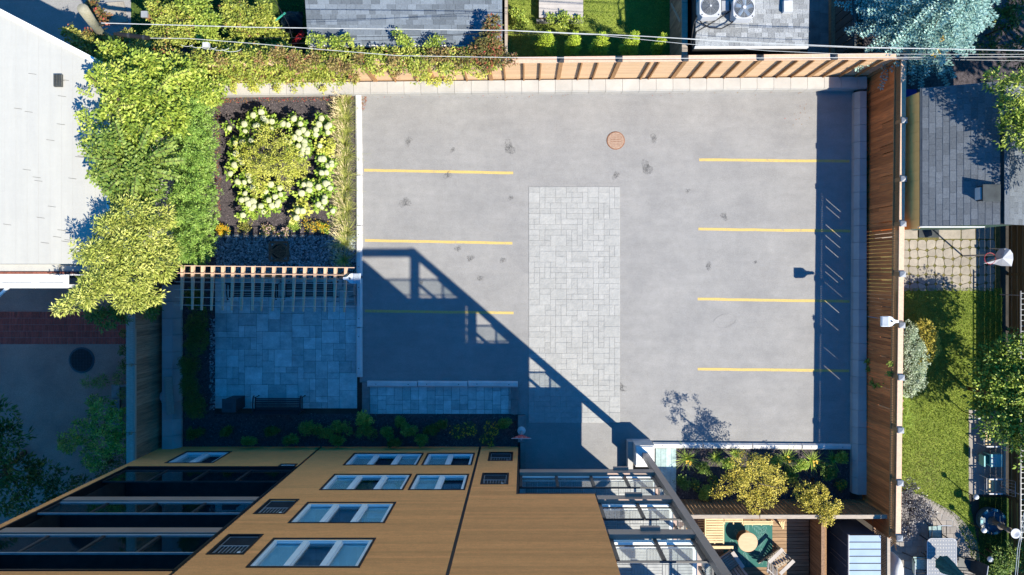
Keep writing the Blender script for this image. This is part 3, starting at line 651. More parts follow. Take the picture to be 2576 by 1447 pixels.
# left fence
lf = thing('wooden_fence', W(408,930), 'weathered board fence with a grey cap beside the shaded driveway on the left', 'fence')
y = 700
while y < 1180:
    x = 409-.004*(y-740); MB().wall((x,y+.25),(x,y+8.85), -.02, 0+random.uniform(0,.004), .05, 1.98).build('fence_board','fence_old',lf); y += 9.1
for a,c in [(700,901),(902,1060),(1061,1180)]: MB().boxg(398,407,a,c-1,1.985,2.03).build('cap_board','wood_weathered',lf); MB().boxg(407.5,410,a,c-1,1.9,2.02).build('top_rail','wood_weathered',lf); MB().boxg(390,397.5,a,c-1,1.96,2.02).build('side_rail','wood_weathered',lf)
for y in (760,902,1061): MB().boxg(397,404,y-3.5,y+3.5,0,2.07).build('fence_post','fence_old',lf)
# plank leaning by the wall + board
t = thing('loose_plank', W(428,960), 'weathered plank lying on the left concrete wall', 'plank'); b=MB(); b.bar(I(423,948,.5), I(430,1042,.5), .28, .03, up=Vector((0.25,0,1))); b.build('plank','wood_weathered',t)
# lower fence between corner bed and deck
bf = thing('wooden_fence', W(1930,1256), 'brown board fence with a white top plank between the corner bed and the deck', 'fence')
x = 1660
while x < 2172:
    MB().boxg(x+.9,x+8.7,1255,1256.4,.05,1.96).build('fence_board','fence_brown',bf); x += 9.6
for a,c in [(1660,1868),(1870,2045),(2046,2182)]: MB().boxg(a,c,1252,1261,1.97,2.01).build('cap_board','wood_weathered',bf)
for x in (1690,1869,2045,2170): MB().boxg(x-3.5,x+3.5,1256.5,1262,0,2.0).build('fence_post','fence_old',bf)
# fence between the deck and the shed
t = thing('wooden_fence', W(2040,1400), 'old low board fence between the deck and the blue shed', 'fence')
y = 1264
while y < 1520: MB().boxg(2031,2032.3,y+.3,y+8.6,.05,1.42).build('fence_board','fence_old',t); y += 9
MB().boxg(2027,2035,1264,1520,1.425,1.47).build('cap_board','fence_old',t)
MB().boxg(2036,2043,1264,1520,1.30,1.34).build('side_rail','fence_brown',t)
# white-capped lattice fence between shed and terrace
t = thing('lattice_fence', W(2172,1400), 'narrow dark lattice fence with a pale cap beside the round terrace', 'fence')
b = MB(); k = 1268
while k < 1520:
    for d in (0,1): b.bar(W(2170,k,1.0 if d else 1.9)+Vector((.01*d,0,0)), W(2170,k+45,1.9 if d else 1.0)+Vector((.01*d,0,0)), .035,.008, up=Vector((1,0,0)))
    k += 6
b.build('lattice','fence_old',t,kind='stuff'); MB().boxg(2166,2174,1264,1520,.92,.98).build('rail','fence_old',t)
for a,c in [(1305,1405),(1407,1520)]: MB().boxg(2168,2175,a,c,1.92,1.97).build('cap_board','wood_weathered',t)
# right-most olive fence
t = thing('wooden_fence', W(2533,800), 'olive stained board fence at the far right edge of the yards', 'fence')
for (a,c) in [(556,690),(690,830),(830,970),(970,1110),(1110,1250),(1250,1390),(1390,1520)]:
    for k in range(11): MB().boxg(2534+(k%2)*1.2,2535.6+(k%2)*1.2,a+1,c-1,.08+k*.155,.08+k*.155+.14).build('fence_board','fence_olive',t)
    MB().boxg(2533.5,2540,a-3,a+3,0,1.85).build('fence_post','fence_olive',t)
t = thing('ladder_trellis', W(2520,1000), 'long grey ladder-like rail along the far right fence', 'trellis')
b = MB()
for x in (2508,2520): b.boxg(x-.8,x+.8,730,1330,1.30,1.36)
b.build('side_rails','metal_grey',t); r = MB(); y = 735
while y < 1328: r.boxg(2509,2519.2,y,y+1.6,1.31,1.35); y += 13
r.build('rungs','metal_grey',t)
for y in (740,900,1060,1220,1325): MB().boxg(2513,2515,y,y+2,0,1.30).build('upright','metal_grey',t)
# top yards fences
t = thing('wooden_fence', W(1684,60), 'tall weathered grey fence dividing the back lawn from the shingled outbuilding', 'fence')
y = -60
while y < 192: MB().boxg(1684,1685.4,y+.2,y+8.9,.05,2.18).build('fence_board','fence_old',t); y += 9.1
for a,c in [(-60,60),(61,192)]: MB().boxg(1684,1697,a,c,2.19,2.24).build('cap_board','wood_weathered',t)
MB().bar(W(1683,20,.4),W(1683,100,2.0),.03,.09).build('brace','wood_weathered',t)
t = thing('wooden_fence', W(1270,60), 'narrow weathered fence seen edge-on beside the blue-grey garage roof', 'fence')
y = -60
while y < 190: MB().boxg(1277,1278.4,y+.2,y+8.9,.05,2.0).build('fence_board','fence_old',t); y += 9.1
MB().boxg(1273.5,1280,-60,190,2.01,2.06).build('cap_board','wood_weathered',t)
t = thing('wooden_fence', W(2096,60), 'dark grey board fence with deep gaps by the blue spruce', 'fence')
y = -80
while y < 150: MB().boxg(2094+(1.2 if int(y/10)%2 else 0),2096,y+1.2,y+19.5,.05,1.75).build('fence_board','fence_grey',t); y += 21
MB().boxg(2096.5,2101,-80,160,1.70,1.80).build('cap_board','fence_grey',t); MB().boxg(2084,2094,-80,160,.0,.25).build('kickboard','fence_old',t)
# ================================================================ THE CONDO BUILDING
FY = 1125.0
cb = thing('apartment_building', W(930,FY+60), 'tall tan board-clad apartment building with black recessed balconies at the bottom of the view', 'building')
windows = []   # gx0,gx1,z0,z1,lights
for z0,z1 in [(1.08,2.71),(3.90,5.59),(6.87,8.56),(9.74,11.48)]: windows.append((910,1073,z0,z1,3))
for z0,z1 in [(1.08,2.71),(3.90,5.59)]: windows.append((1088,1197,z0,z1,2))
windows.append((496,602,.83,2.42,2)); windows.append((766,799,2.61,2.84,2))
grilles = [(1236,1290,.93,2.13),(1230,1284,3.77,5.0),(830,884,6.57,7.83),(828,883,9.46,10.73)]
recess = (427,806,2.93,11.66); passage = (1307,1462,0,6.03)
openings = [w[:4] for w in windows]+grilles+[recess,passage,(806,811,0,13.2),(1206,1211,0,13.2)]
X0,X1,ZT = 410,1459,13.25
def bands(z0,z1,pad=0):
    zm=(z0+z1)/2; cuts = sorted([(o[0]-pad,o[1]+pad) for o in openings if o[2] < zm < o[3]]); x = X0; out=[]
    for a,c in cuts:
        if a > x: out.append((x,a))
        x = max(x,c)
    if x < X1: out.append((x,X1))
    return out
rest = MB(); cand=[]
k = 0
while .04+k*.15 < ZT-.1:
    z0 = .04+k*.15; z1=z0+.131; k += 1
    for a,c in bands(z0,z1): cand.append((z0,z1,a,c))
def sboard(b,z0,z1,a,c):
    p=W(a+.15,FY); q=W(c-.15,FY); y=p.y
    b.add([(p.x,y,z0),(q.x,y,z0),(q.x,y,z1),(p.x,y,z1),(p.x,y+.028,z0),(q.x,y+.028,z0),(q.x,y+.016,z1),(p.x,y+.016,z1)],[(0,1,2,3),(4,7,6,5),(0,4,5,1),(3,2,6,7),(0,3,7,4),(1,5,6,2)])
big = [q for q in cand if 5.0 < q[0] < 12.0][:300]; bigset=set(big)
for q in cand:
    if q in bigset: b=MB(); sboard(b,*q); b.build('siding_board','siding',cb)
    else: sboard(rest,*q)
rest.build('siding','siding',cb,kind='stuff')
bk = MB(); zs = sorted(set([0,ZT]+[o[2] for o in openings]+[o[3] for o in openings])); zs=[z for z in zs if z<=ZT]
for z0,z1 in zip(zs[:-1],zs[1:]):
    for a,c in bands(z0,z1): bk.boxg(a,c,FY+.3,FY+14,z0,z1)
bk.build('wall','black_trim',cb)
# body: roof, side walls, interior blocks
b = MB(); b.boxg(X0,X1,FY+.5,FY+620,ZT,ZT+.12); b.build('roof','concrete_grey',cb)
b = MB(); b.boxg(X0,X1,FY-1.5,FY-.2+8,ZT+.121,ZT+.31); b.build('parapet','black_trim',cb)
b = MB(); b.boxg(X0,X0+9,FY+15,FY+620,0,ZT-.01); b.boxg(X1-9,X1,FY+15,FY+620,6.04,ZT-.01); b.boxg(1296,1306.5,FY+15,FY+620,0,6.02); b.boxg(X0+10,X1-10,FY+600,FY+619,0,ZT-.01)
b.boxg(1296,X1-9.5,FY+15,FY+599,6.05,6.25); b.build('side_wall','dark_wall',cb)
for x in (806,1206):
    MB().boxg(x,x+5,FY-1.6,FY+.2,0,ZT).build('joint_trim','black_trim',cb)
MB().boxg(1303.5,1307.5,FY-1.9,FY+6,0,6.05).build('corner_trim','black_trim',cb); MB().boxg(1307.6,1461,FY-1.9,FY+6,5.97,6.03).build('corner_trim','black_trim',cb)
def frame4(b,gx0,gx1,z0,z1,w,y0,y1):
    wp=w*S; b.boxg(gx0,gx1,y0,y1,z0,z0+w); b.boxg(gx0,gx1,y0,y1,z1-w,z1); b.boxg(gx0,gx0+wp,y0,y1,z0+w,z1-w); b.boxg(gx1-wp,gx1,y0,y1,z0+w,z1-w)
for gx0,gx1,z0,z1,n in windows:
    small = (z1-z0)<.5; b=MB(); frame4(b,gx0-3,gx1+3,z0-.045,z1+.045,.055,FY-2.6,FY+3); wd = b.build('window','black_trim',cb)
    fw=.05 if small else .085; b=MB(); frame4(b,gx0+.6,gx1-.6,z0+.012,z1-.012,fw,FY-.5,FY+7)
    step=(gx1-gx0)/n
    for i in range(1,n): b.boxg(gx0+step*i-4.6*(.5 if small else 1),gx0+step*i+4.6*(.5 if small else 1),FY-1.2,FY+7,z0+fw,z1-fw)
    b.build('frame','white_frame',wd)
    for i in range(n):
        a=gx0+step*i+4.8; c=gx0+step*(i+1)-4.8
        MB().boxg(a-1,c+1,FY+4.2,FY+4.8,z0+fw*.9,z1-fw*.9).build('pane','glass_window',wd)
        if not small:
            sb=MB(); frame4(sb,a-.6,c+.6,z0+fw,z1-fw,.035,FY+1.8,FY+4.1); sb.build('sash','white_frame',wd)
        if not small and not (n==3 and i==1) and not (n==2 and i==1):
            sl_=MB(); zz=z0+.1
            while zz < z1-.1:
                p=W(a,FY+6.4,zz); q=W(c,FY+10.5,zz+.07); sl_.add([(p.x,p.y,p.z),(q.x,p.y,p.z),(q.x,q.y,q.z),(p.x,q.y,q.z)],[(0,1,2,3)]); zz+=.115
            sl_.build('blind','blind',wd)
    MB().boxg(gx0,gx1,FY+14.2,FY+14.8,z0,z1).build('interior','shed_wall',wd)
for gx0,gx1,z0,z1 in grilles:
    b=MB(); frame4(b,gx0-2,gx1+2,z0-.03,z1+.03,.06,FY-2.6,FY+3); g=b.build('vent_grille','black_trim',cb)
    b=MB(); zm=z0+(z1-z0)*.52; b.boxg(gx0+2,gx1-2,FY+.4,FY+1.6,zm-.02,zm+.02)
    for i in range(1,9): x=gx0+(gx1-gx0)*i/9; b.boxg(x-.5,x+.5,FY+.2,FY+1.2,zm+.02,z1-.05)
    frame4(b,gx0+3,gx1-3,z0+.06,z1-.06,.02,FY+.3,FY+1.2); b.build('grille_bars','metal_grey',g)
    b=MB(); zz=z0+.08
    while zz<zm-.04: b.boxg(gx0+3,gx1-3,FY+1.8,FY+3,zz,zz+.03); zz+=.06
    b.build('louvres','louvre',g); MB().boxg(gx0,gx1,FY+3.2,FY+3.6,z0,z1).build('backing','fan_dark',g); MB().boxg(gx1-13,gx1-8,FY-.5,FY+.2,z1-.2,z1-.12).build('tag_plate','white_frame',g)
# recessed balconies on the left
gx0,gx1,z0,z1 = recess; D1=FY+118
b=MB(); b.boxg(gx0,gx1,D1,D1+8,z0,z1); b.boxg(gx0-6,gx0-.3,FY+15,D1,z0,z1); b.boxg(gx1+.3,gx1+6,FY+15,D1,z0,z1); b.boxg(gx0,gx1,FY+2,D1,z1+.02,z1+.15); b.build('recess_wall','dark_wall',cb)
b=MB(); frame4(b,gx0-2,gx1+2,z0-.03,z1+.03,.06,FY-2.4,FY+4); b.build('recess_trim','black_trim',cb)
for lv,(f0,f1,gtop) in enumerate([(2.94,3.14,4.50),(6.22,6.60,7.62),(8.86,9.26,10.50)]):
    MB().boxg(gx0+.5,gx1-.5,FY+8,D1-.5,f0,f1).build('balcony_floor','dark_wall',cb)
    if lv: MB().boxg(gx0+2,gx1-2,FY-.5,FY+7.5,f0+.02,f1-.02).build('balcony_beam','bronze_metal',cb)
    gd = MB(); gd.boxg(gx0+3,gx1-3,FY+1,FY+4,f1+.04,f1+.12); gd.boxg(gx0+3,gx1-3,FY+1,FY+4,gtop,gtop+.05); gd = gd.build('balcony_railing','metal_grey' if lv else 'dark_metal',cb)
    n=4; st=(gx1-gx0-6)/n
    for i in range(n+1):
        x=gx0+3+st*i; MB().boxg(x-2.6,x+2.6,FY+1.2,FY+6,f1,gtop+.02).build('railing_post','dark_metal',gd)
        if i<n: MB().boxg(x+3,x+st-3,FY+2.4,FY+3,f1+.14,gtop-.01).build('glass_panel','glass_clear',gd)
    for i in range(3):
        a=gx0+30+i*118; b=MB(); frame4(b,a,a+96,f1+.06,f1+2.2,.06,D1-4,D1-.5); w_=b.build('balcony_door','black_trim',cb); MB().boxg(a+4,a+92,D1-2.2,D1-1.6,f1+.12,f1+2.14).build('pane','glass_window',w_)
# steel-framed balcony tower on the right
bt = thing('balcony_tower', W(1540,FY+60), 'grey steel-framed glass balconies stacked at the right corner of the tan building', 'balcony')
PX=1611; DB=FY+128
MB().boxg(PX-7,PX+7,FY-4,FY+9,1.1,12.66).build('corner_post','bronze_metal',bt)
MB().boxg(PX-6,PX+6,DB,DB+11,0,12.25).build('rear_post','bronze_metal',bt)
for z0,z1,xl in [(3.33,3.72,1309),(6.23,6.61,1461),(9.12,9.49,1461),(12.27,12.65,1461)]:
    MB().boxg(xl,PX-7.2,FY-3,FY+4.5,z0,z1).build('front_beam','bronze_metal',bt); MB().boxg(PX-5,PX+4,FY+9.2,DB-.2,z0,z1-.02).build('side_beam','bronze_metal',bt)
    if xl>1400 or True: MB().boxg(PX-95,PX-62,FY-9,FY-3.2,z0-.02,z0+.12).build('drip_box','bronze_metal',bt)
tme=None
def tilemesh():
    b=MB()
    for i in range(5): b.box(-.5+i*.2+.008,-.5+(i+1)*.2-.008,-.49,.49,-.06,0)
    me=bpy.data.meshes.new('deck_tile'); me.from_pydata(b.v,[],b.f); me.materials.append(MATS['deck_grey']); return me
tme=tilemesh()
for lv,(fz,xl) in enumerate([(3.87,1309),(6.83,1461),(9.78,1461)]):
    MB().boxg(xl,PX-8,FY+11,DB-1,fz-.34,fz-.03).build('floor_slab','white_frame',bt)
    MB().boxg(xl,PX-8,FY+6.2,FY+10.8,fz-.30,fz-.22).build('sunlit_strip','white_frame',bt); MB().boxg(xl,PX-8,FY+5.2,FY+9.2,fz-.12,fz-.07).build('sunlit_strip','white_frame',bt)  # white strips put in for the sunlit gaps along the slab edge
    x = 1470 if lv else 1322; u=25.2
    nx=int((PX-9-x)/u)
    for i in range(nx):
        for j in range(4):
            c=W(x+u*(i+.5), FY+14+u*(j+.5), fz+random.uniform(-.002,.002)); place('deck_tile', tme, c, bt, (0,0,(i+j)%2*math.pi/2), (u/S-.01,u/S-.01,1))
    g=MB(); g.boxg(xl+1,PX-8,FY+5,FY+8,fz+1.08,fz+1.13); g.boxg(xl+1,PX-8,FY+5.5,FY+7.5,fz+.08,fz+.13); g.boxg(PX-3,PX,FY+10,DB-1,fz+1.08,fz+1.13); g.boxg(PX-2.5,PX-.5,FY+10,DB-1,fz+.08,fz+.13)
    g=g.build('balcony_railing','dark_metal',bt)
    xs=[xl+3,xl+80,xl+155,xl+228,PX-12] if lv==0 else [xl+3,xl+75,PX-12]
    for a in xs: MB().boxg(a-3,a+3,FY+4,FY+9,fz-.30,fz+1.075).build('railing_post','dark_metal',g)
    for a,c in zip(xs[:-1],xs[1:]): MB().boxg(a+4,c-4,FY+6.2,FY+6.8,fz+.14,fz+1.07).build('glass_panel','glass_clear',g)
    for y in (FY+50,FY+90): MB().boxg(PX-4,PX+1,y-3,y+3,fz-.2,fz+1.075).build('railing_post','dark_metal',g)
    for a,c in [(FY+11,FY+46),(FY+54,FY+86),(FY+94,DB-4)]: MB().boxg(PX-1.8,PX-1.2,a,c,fz+.14,fz+1.07).build('glass_panel','glass_clear',g)
MB().boxg(1461,PX+6,DB+11.5,FY+620,0,12.2).build('rear_block','dark_wall',bt)
pier = thing('concrete_pier', W(1610,1130), 'white concrete pier at the foot of the steel balcony post', 'pillar')
MB().boxg(1588,1634,1104,1156,0,1.08).build('pier_body','wall_paint',pier); MB().boxg(1590,1631,1107,1153,1.083,1.12).build('cap','white_frame',pier)
MB().boxg(1575,1587.5,1104,1260,0,.5).build('low_wall','concrete',pier); MB().boxg(1604,1618,1121,1136,1.125,1.15).build('base_plate','bronze_metal',pier)
# yield sign
t = thing('yield_sign', W(1312,1083), 'red and white triangular yield sign on a thin post at the building corner', 'sign')
MB().tube([W(1312,1081,0),W(1312,1081,1.75)],.028,10).build('post','metal_grey',t); MB().lathe(W(1312,1081,.18),[(.16,0),(.15,.05),(.05,.09)],16).build('base','concrete_white',t)
def tri(cx,gy,zt,zb,hw,th): 
    p=W(cx,gy); s_=hw; b=MB(); y0=p.y; y1=p.y+th
    pts=[(p.x-s_,zt),(p.x+s_,zt),(p.x,zb)]; b.add([(x,y0,z) for x,z in pts]+[(x,y1,z) for x,z in pts],[(0,1,2),(3,5,4),(0,3,4,1),(1,4,5,2),(2,5,3,0)]); return b
tri(1312,1078.5,1.70,1.06,.37,.006).build('panel','sign_white',t); tri(1312,1077.9,1.665,1.11,.325,.006).build('face','sign_red',t)
fc = bpy.data.curves.new('lettering','FONT'); fc.body='YIELD'; fc.size=.15; fc.align_x='CENTER'; fc.extrude=.002; fc.space_character=1.15
fc.materials.append(MATS['sign_white']); ft_ = bpy.data.objects.new('text_source',fc); COL.objects.link(ft_); bpy.context.view_layer.update(); lm_ = bpy.data.meshes.new_from_object(ft_.evaluated_get(bpy.context.evaluated_depsgraph_get())); bpy.data.objects.remove(ft_); fo = bpy.data.objects.new('lettering',lm_); COL.objects.link(fo); fo.parent=t; pp=W(1312,1077.2,1.515)-rootloc(t); pp.y+=.006; fo.location=pp; fo.rotation_euler=(math.pi/2,0,math.pi)
# neighbouring mass behind (south of) the frame, right
nb = thing('neighbour_house', W(1860,1640), 'low brick neighbour house just below the wooden deck', 'house')
MB().boxg(1645,2025,1530,1800,0,4.3).build('wall','brick_red',nb); b=MB(); b.boxg(1635,2035,1522,1810,4.31,4.5); b.build('roof','shingle_grey',nb)
# ================================================================ ROOFS ROUND THE LOT
def roofpieces(parent, P0, U, V, lu, lv, row, lens, m, half=False, th=.012, limit=298):
    """P0 lower corner, U along the eave, V up the slope (unit vectors)"""
    from mathutils import Matrix
    N=U.cross(V).normalized(); 
    if N.z<0: N=-N
    me=slabmesh('shingle_shape',m,.01); nr=int(lv/row); cnt=0; rest=MB(); allp=[]
    for r in range(nr):
        x = -(random.random()*lens[0] if not half else (r%2)*lens[0]*.5); 
        while x < lu:
            L=random.choice(lens); a=max(0,x); c=min(lu,x+L); x+=L
            if c-a>.03: allp.append((r,a,c))
    for r,a,c in allp:
        X=U; Z=(N*1.0+V*.045).normalized(); Y=Z.cross(X)
        if Y.dot(V)<0: Y=-Y
        M=Matrix((X,Y,X.cross(Y))).transposed(); 
        if M.col[2].z<0: pass
        cen=P0+U*((a+c)/2)+V*((r+.5)*row)+N*(.016+random.uniform(0,.004)); sgn=1
        if X.cross(Y).z<0: M=Matrix((-X,Y,(-X).cross(Y))).transposed()
        if cnt<limit: place('shingle',me,cen,parent,M.to_euler(),(c-a-.006,row+.012,.012)); cnt+=1
        else:
            e=U*((c-a)/2-.003); f=V*(row/2); b0=cen
            rest.add([b0-e-f+N*.01,b0+e-f+N*.01,b0+e+f-N*.004,b0-e+f-N*.004,b0-e-f-N*.006,b0+e-f-N*.006],[(0,1,2,3),(0,4,5,1)])
    if rest.f: rest.build('small_shingles',m,parent,kind='stuff')
def roofdeck(parent,P0,U,V,lu,lv,m='shingle_backing',th=.1):
    N=U.cross(V); N = N if N.z>0 else -N
    c=[P0,P0+U*lu,P0+U*lu+V*lv,P0+V*lv]; lo=[p-N*th for p in c]
    if (c[1]-c[0]).cross(c[2]-c[0]).z<0: c=c[::-1]; lo=lo[::-1]
    MB().box8([tuple(p) for p in lo]+[tuple(p) for p in c]).build('roof_deck',m,parent)
# garage, top centre
g = thing('garage', I(1020,40,0), 'blue-grey shingled garage roof with vines creeping over its lower edge', 'garage')
P0=I(775,113,2.6); P1=I(1264,115,2.6); U=Vector((1,0,0)); V=Vector((0,math.cos(.24),math.sin(.24))); lu=(P1-P0).length
roofdeck(g,P0,U,V,lu,3.4); roofpieces(g,P0,U,V,lu,2.1,.168,[.2,.3,.42,.55,.3],'shingle_blue')
b=MB(); b.box(P0.x+.15,P1.x-.15,P0.y+.2,P0.y+.3,0,2.45); b.box(P0.x+.15,P0.x+.25,P0.y+.31,P0.y+3,0,2.45); b.box(P1.x-.25,P1.x-.15,P0.y+.31,P0.y+3,0,2.45); b.build('wall','dark_wall',g); MB().box(P0.x,P1.x,P0.y-.05,P0.y-.005,2.46,2.6).build('fascia','concrete_white',g)
# outbuilding with condensers
g = thing('outbuilding', I(1890,50,0), 'pale shingled flat outbuilding roof carrying two cooling units', 'building')
P0=I(1749,117,2.9); P1=I(2033,117,2.9); lu=(P1-P0).length; V=Vector((0,math.cos(.06),math.sin(.06)))
roofdeck(g,P0,U,V,lu,3.2); roofpieces(g,P0,U,V,lu,2.6,.158,[.18,.28,.36,.22],'shingle_pale')
b=MB(); b.box(P0.x+.05,P0.x+.15,P0.y+.06,P0.y+3.2,0,2.8); b.box(P1.x-.15,P1.x-.05,P0.y+.06,P0.y+3.2,0,2.8); b.box(P0.x+.151,P1.x-.151,P0.y+.06,P0.y+.16,0,2.8); b.build('wall','dark_wall',g); MB().box(P0.x-.02,P1.x,P0.y-.05,P0.y-.005,2.78,2.93).build('fascia','concrete_white',g)
MB().box(*[v for v in (I(1968,0,3).x,I(1990,0,3).x)],I(0,34,3).y,I(0,6,3).y,2.95,3.17).build('roof_hatch','white_plastic',g)
def condenser(ix,iy,label,c_out,hub,r=.30):
    p=I(ix,iy,3.5); t=thing('air_conditioner',(p.x,p.y,3.02),label,'air conditioner','cooling units on the outbuilding roof')
    h=.36; b=MB(); e=.1; pts=[(p.x-h+e,p.y-h),(p.x+h-e,p.y-h),(p.x+h,p.y-h+e),(p.x+h,p.y+h-e),(p.x+h-e,p.y+h),(p.x-h+e,p.y+h),(p.x-h,p.y+h-e),(p.x-h,p.y-h+e)]
    b.prism(pts,3.06,3.5); b.build('casing','white_plastic',t); MB().lathe((p.x,p.y,3.5),[(r,0),(r,.006)],32).build('fan_well','fan_dark',t); b=MB()
    for k in range(1,9):
        rr=r*k/8.2; b.tube([(p.x+rr*math.cos(a),p.y+rr*math.sin(a),3.535+.03*(1-k/8)) for a in [2*math.pi*i/28 for i in range(29)]],.0075,4)
    for k in range(4): a=k*math.pi/4; b.tube([(p.x-r*math.cos(a),p.y-r*math.sin(a),3.53),(p.x+r*math.cos(a),p.y+r*math.sin(a),3.53)],.006,4)
    b.build('grille','metal_grey',t); MB().lathe((p.x,p.y,3.56),[(hub,0),(hub,.012)],16).build('hub','white_plastic',t); b=MB()
    for k in range(5): a=k*1.2566; b.bar((p.x+.05*math.cos(a),p.y+.05*math.sin(a),3.512),(p.x+r*.9*math.cos(a+.3),p.y+r*.9*math.sin(a+.3),3.512),.12,.008)
    b.build('fan_blades',c_out,t); b=MB()
    for sx in (-1,1):
        for sy in (-1,1): b.box(p.x+sx*.28-.03,p.x+sx*.28+.03,p.y+sy*.28-.03,p.y+sy*.28+.03,3.02,3.06); b.lathe((p.x+sx*.28,p.y+sy*.28,3.5),[(.025,0),(.025,.006)],8)
    b.build('feet','dark_metal',t)
condenser(1787,16,'cooling unit with a dark ringed grille, left of the two','fan_dark',.035); condenser(1872,20,'cooling unit with a pale hub and blue-grey fan, right of the two','shed_blue',.06,.33)
for i,(lab,pts) in enumerate([('black pipe curling from the roof edge up to the left cooling unit',[(1738,112),(1745,60),(1762,22),(1772,8),(1784,4)]),('thick black pipe looping under both cooling units',[(1742,118),(1752,80),(1790,58),(1822,38),(1846,22)]),('black pipe sagging between the two cooling units',[(1758,40),(1764,58),(1785,70),(1815,72),(1838,60),(1852,44)])]):
    t=thing('coolant_pipe',I(*pts[0],3.1),lab,'pipe','coolant pipes'); MB().tube([I(x,y,3.15 if j else 2.95) for j,(x,y) in enumerate(pts)],.022,8).build('pipe','wire_black',t,smooth=True)
t=thing('ventilation_box',I(1824,15,3.1),'square grey vent box between the two cooling units','vent'); p=I(1824,15,3.2); MB().box(p.x-.17,p.x+.17,p.y-.17,p.y+.17,2.98,3.22).build('casing','metal_grey',t); b=MB(); frame=[(-.17,-.13),(.13,.17)]
for a,c in frame: b.box(p.x+a,p.x+c,p.y-.17,p.y+.17,3.222,3.25)
b.build('rim','dark_metal',t)
# house, right
hs_ = thing('house', W(2300,430), 'house with grey shingle roof and a strip of tan wall behind the tall fence', 'house')
ze=3.2; V=Vector((math.cos(.40),0,math.sin(.40))); U=Vector((0,1,0)); P0=W(2206,583,ze)
lu=308/S; lv=2.42; roofdeck(hs_,P0,U,V,lu,lv); roofpieces(hs_,P0,U,V,lu,lv,.205,[.37],'shingle_grey',half=True,limit=200)
R0=P0+V*lv; V2=Vector((math.cos(.40),0,-math.sin(.40))); 
roofdeck(hs_,R0+V2*.01,U,V2,lu,3.0)
me=slabmesh('shingle_shape','shingle_grey',.01); N2=Vector((math.sin(.40),0,math.cos(.40)))
for r in range(7):
    y=-(r%2)*.18
    while y<lu:
        a=max(0,y); c=min(lu,y+.37); y+=.37
        cen=R0+V2*((r+.5)*.205)+U*((a+c)/2)+N2*.012; place('shingle',me,cen,hs_,(0,.40,0),(.212,c-a-.006,.012))
MB().bar(R0+N2*.03-Vector((.0,0,0)),R0+U*lu+N2*.03,.16,.03).build('ridge_cap','shingle_grey',hs_)
y=282
while y<580:
    a_=W(2190,y+.25); c_=W(2190,y+21.6); e_=W(2203,y); b=MB(); b.box8([(a_.x,c_.y,.1),(a_.x+.02,c_.y,.1),(a_.x+.02,a_.y,.1),(a_.x,a_.y,.1),(e_.x,c_.y,3.1),(e_.x+.02,c_.y,3.1),(e_.x+.02,a_.y,3.1),(e_.x,a_.y,3.1)]); b.build('siding_board','house_tan',hs_); y+=21.8
MB().boxg(2204.5,2208,291,571,0,3.0).build('wall','house_tan',hs_); 
for y0,y1 in ((572,579),(282,290)): MB().boxg(2204.5,2420,y0,y1,0,3.0).build('end_wall','green_trim',hs_)
MB().boxg(2203,2206,274,584,3.12,3.19).build('gutter','shingle_grey',hs_); MB().boxg(2202,2347,583.5,585,3.0,3.17).build('verge_board','white_frame',hs_)
t=thing('roof_vent',I(2470,490,3.9),'dark boxy roof vent casting a long shadow on the grey shingles','vent'); q=I(2482,488,3.9); MB().box(q.x-.28,q.x+.24,q.y-.25,q.y+.25,3.5,4.15).build('casing','dark_metal',t); MB().box(q.x-.34,q.x-.285,q.y-.2,q.y+.2,3.6,4.1).build('side_plate','white_plastic',t); MB().box(q.x-.31,q.x+.27,q.y-.28,q.y+.28,4.155,4.20).build('lid','fan_dark',t)
t=thing('roof_vent',I(2519,286,4.0),'small pale square roof vent near the house ridge','vent'); q=I(2520,286,4.0); MB().box(q.x-.13,q.x+.13,q.y-.13,q.y+.13,3.85,4.12).build('casing','metal_grey',t); MB().box(q.x-.15,q.x+.15,q.y-.15,q.y+.15,4.125,4.15).build('lid','white_plastic',t)
t=thing('recycling_bin',I(2286,240,.8),'blue plastic bin in the dark gap above the tan house wall','bin'); q=I(2286,240,.8); MB().box(q.x-.27,q.x+.27,q.y-.2,q.y+.2,.02,.75).build('body','blue_plastic',t); MB().box(q.x-.29,q.x+.29,q.y-.22,q.y+.22,.755,.82).build('lid','blue_plastic',t)
t=thing('doormat',W(2336,582),'dark grey mat on the concrete slabs below the shingle roof','mat'); MB().boxg(2310,2360,566,598,.03,.05).build('mat','fan_dark',t)
# white warehouse roof, left
wr = thing('warehouse', W(250,450), 'big low building with a plain white ribbed roof at the left edge', 'building')
ZR=4.5; rx=lambda ix: G(ix,0,ZR)[0]; ry=lambda iy: G(0,iy,ZR)[1]
def ytop(gx): # sloping top edge in plan
    a=G(0,27,ZR); c=G(265,165,ZR); return a[1]+(gx-a[0])*(c[1]-a[1])/(c[0]-a[0])
xR=rx(272); yB=ry(664)
x=-330; i=0
while x < xR:
    x1=min(x+24,xR); MB().prismg([(x+.1,ytop(x)),(x1-.1,ytop(x1)),(x1-.1,yB),(x+.1,yB)],ZR-.05,ZR+random.uniform(0,.004)).build('roof_panel','roof_white',wr); x=x1
e0=(-330,ytop(-330)); e1=(xR,ytop(xR)); MB().wall(e0,e1,-.06,.10,ZR+.006,ZR+.07).build('edge_flashing','white_frame',wr); MB().boxg(xR-1,xR+6,ytop(xR),yB,ZR+.006,ZR+.07).build('edge_flashing','white_frame',wr)
MB().prismg([(-330,ytop(-330)+3),(xR-3,ytop(xR)+3),(xR-3,yB-2),(-330,yB-2)],0,ZR-.06).build('wall','wall_paint',wr)
b=MB(); rr=random.Random(3)
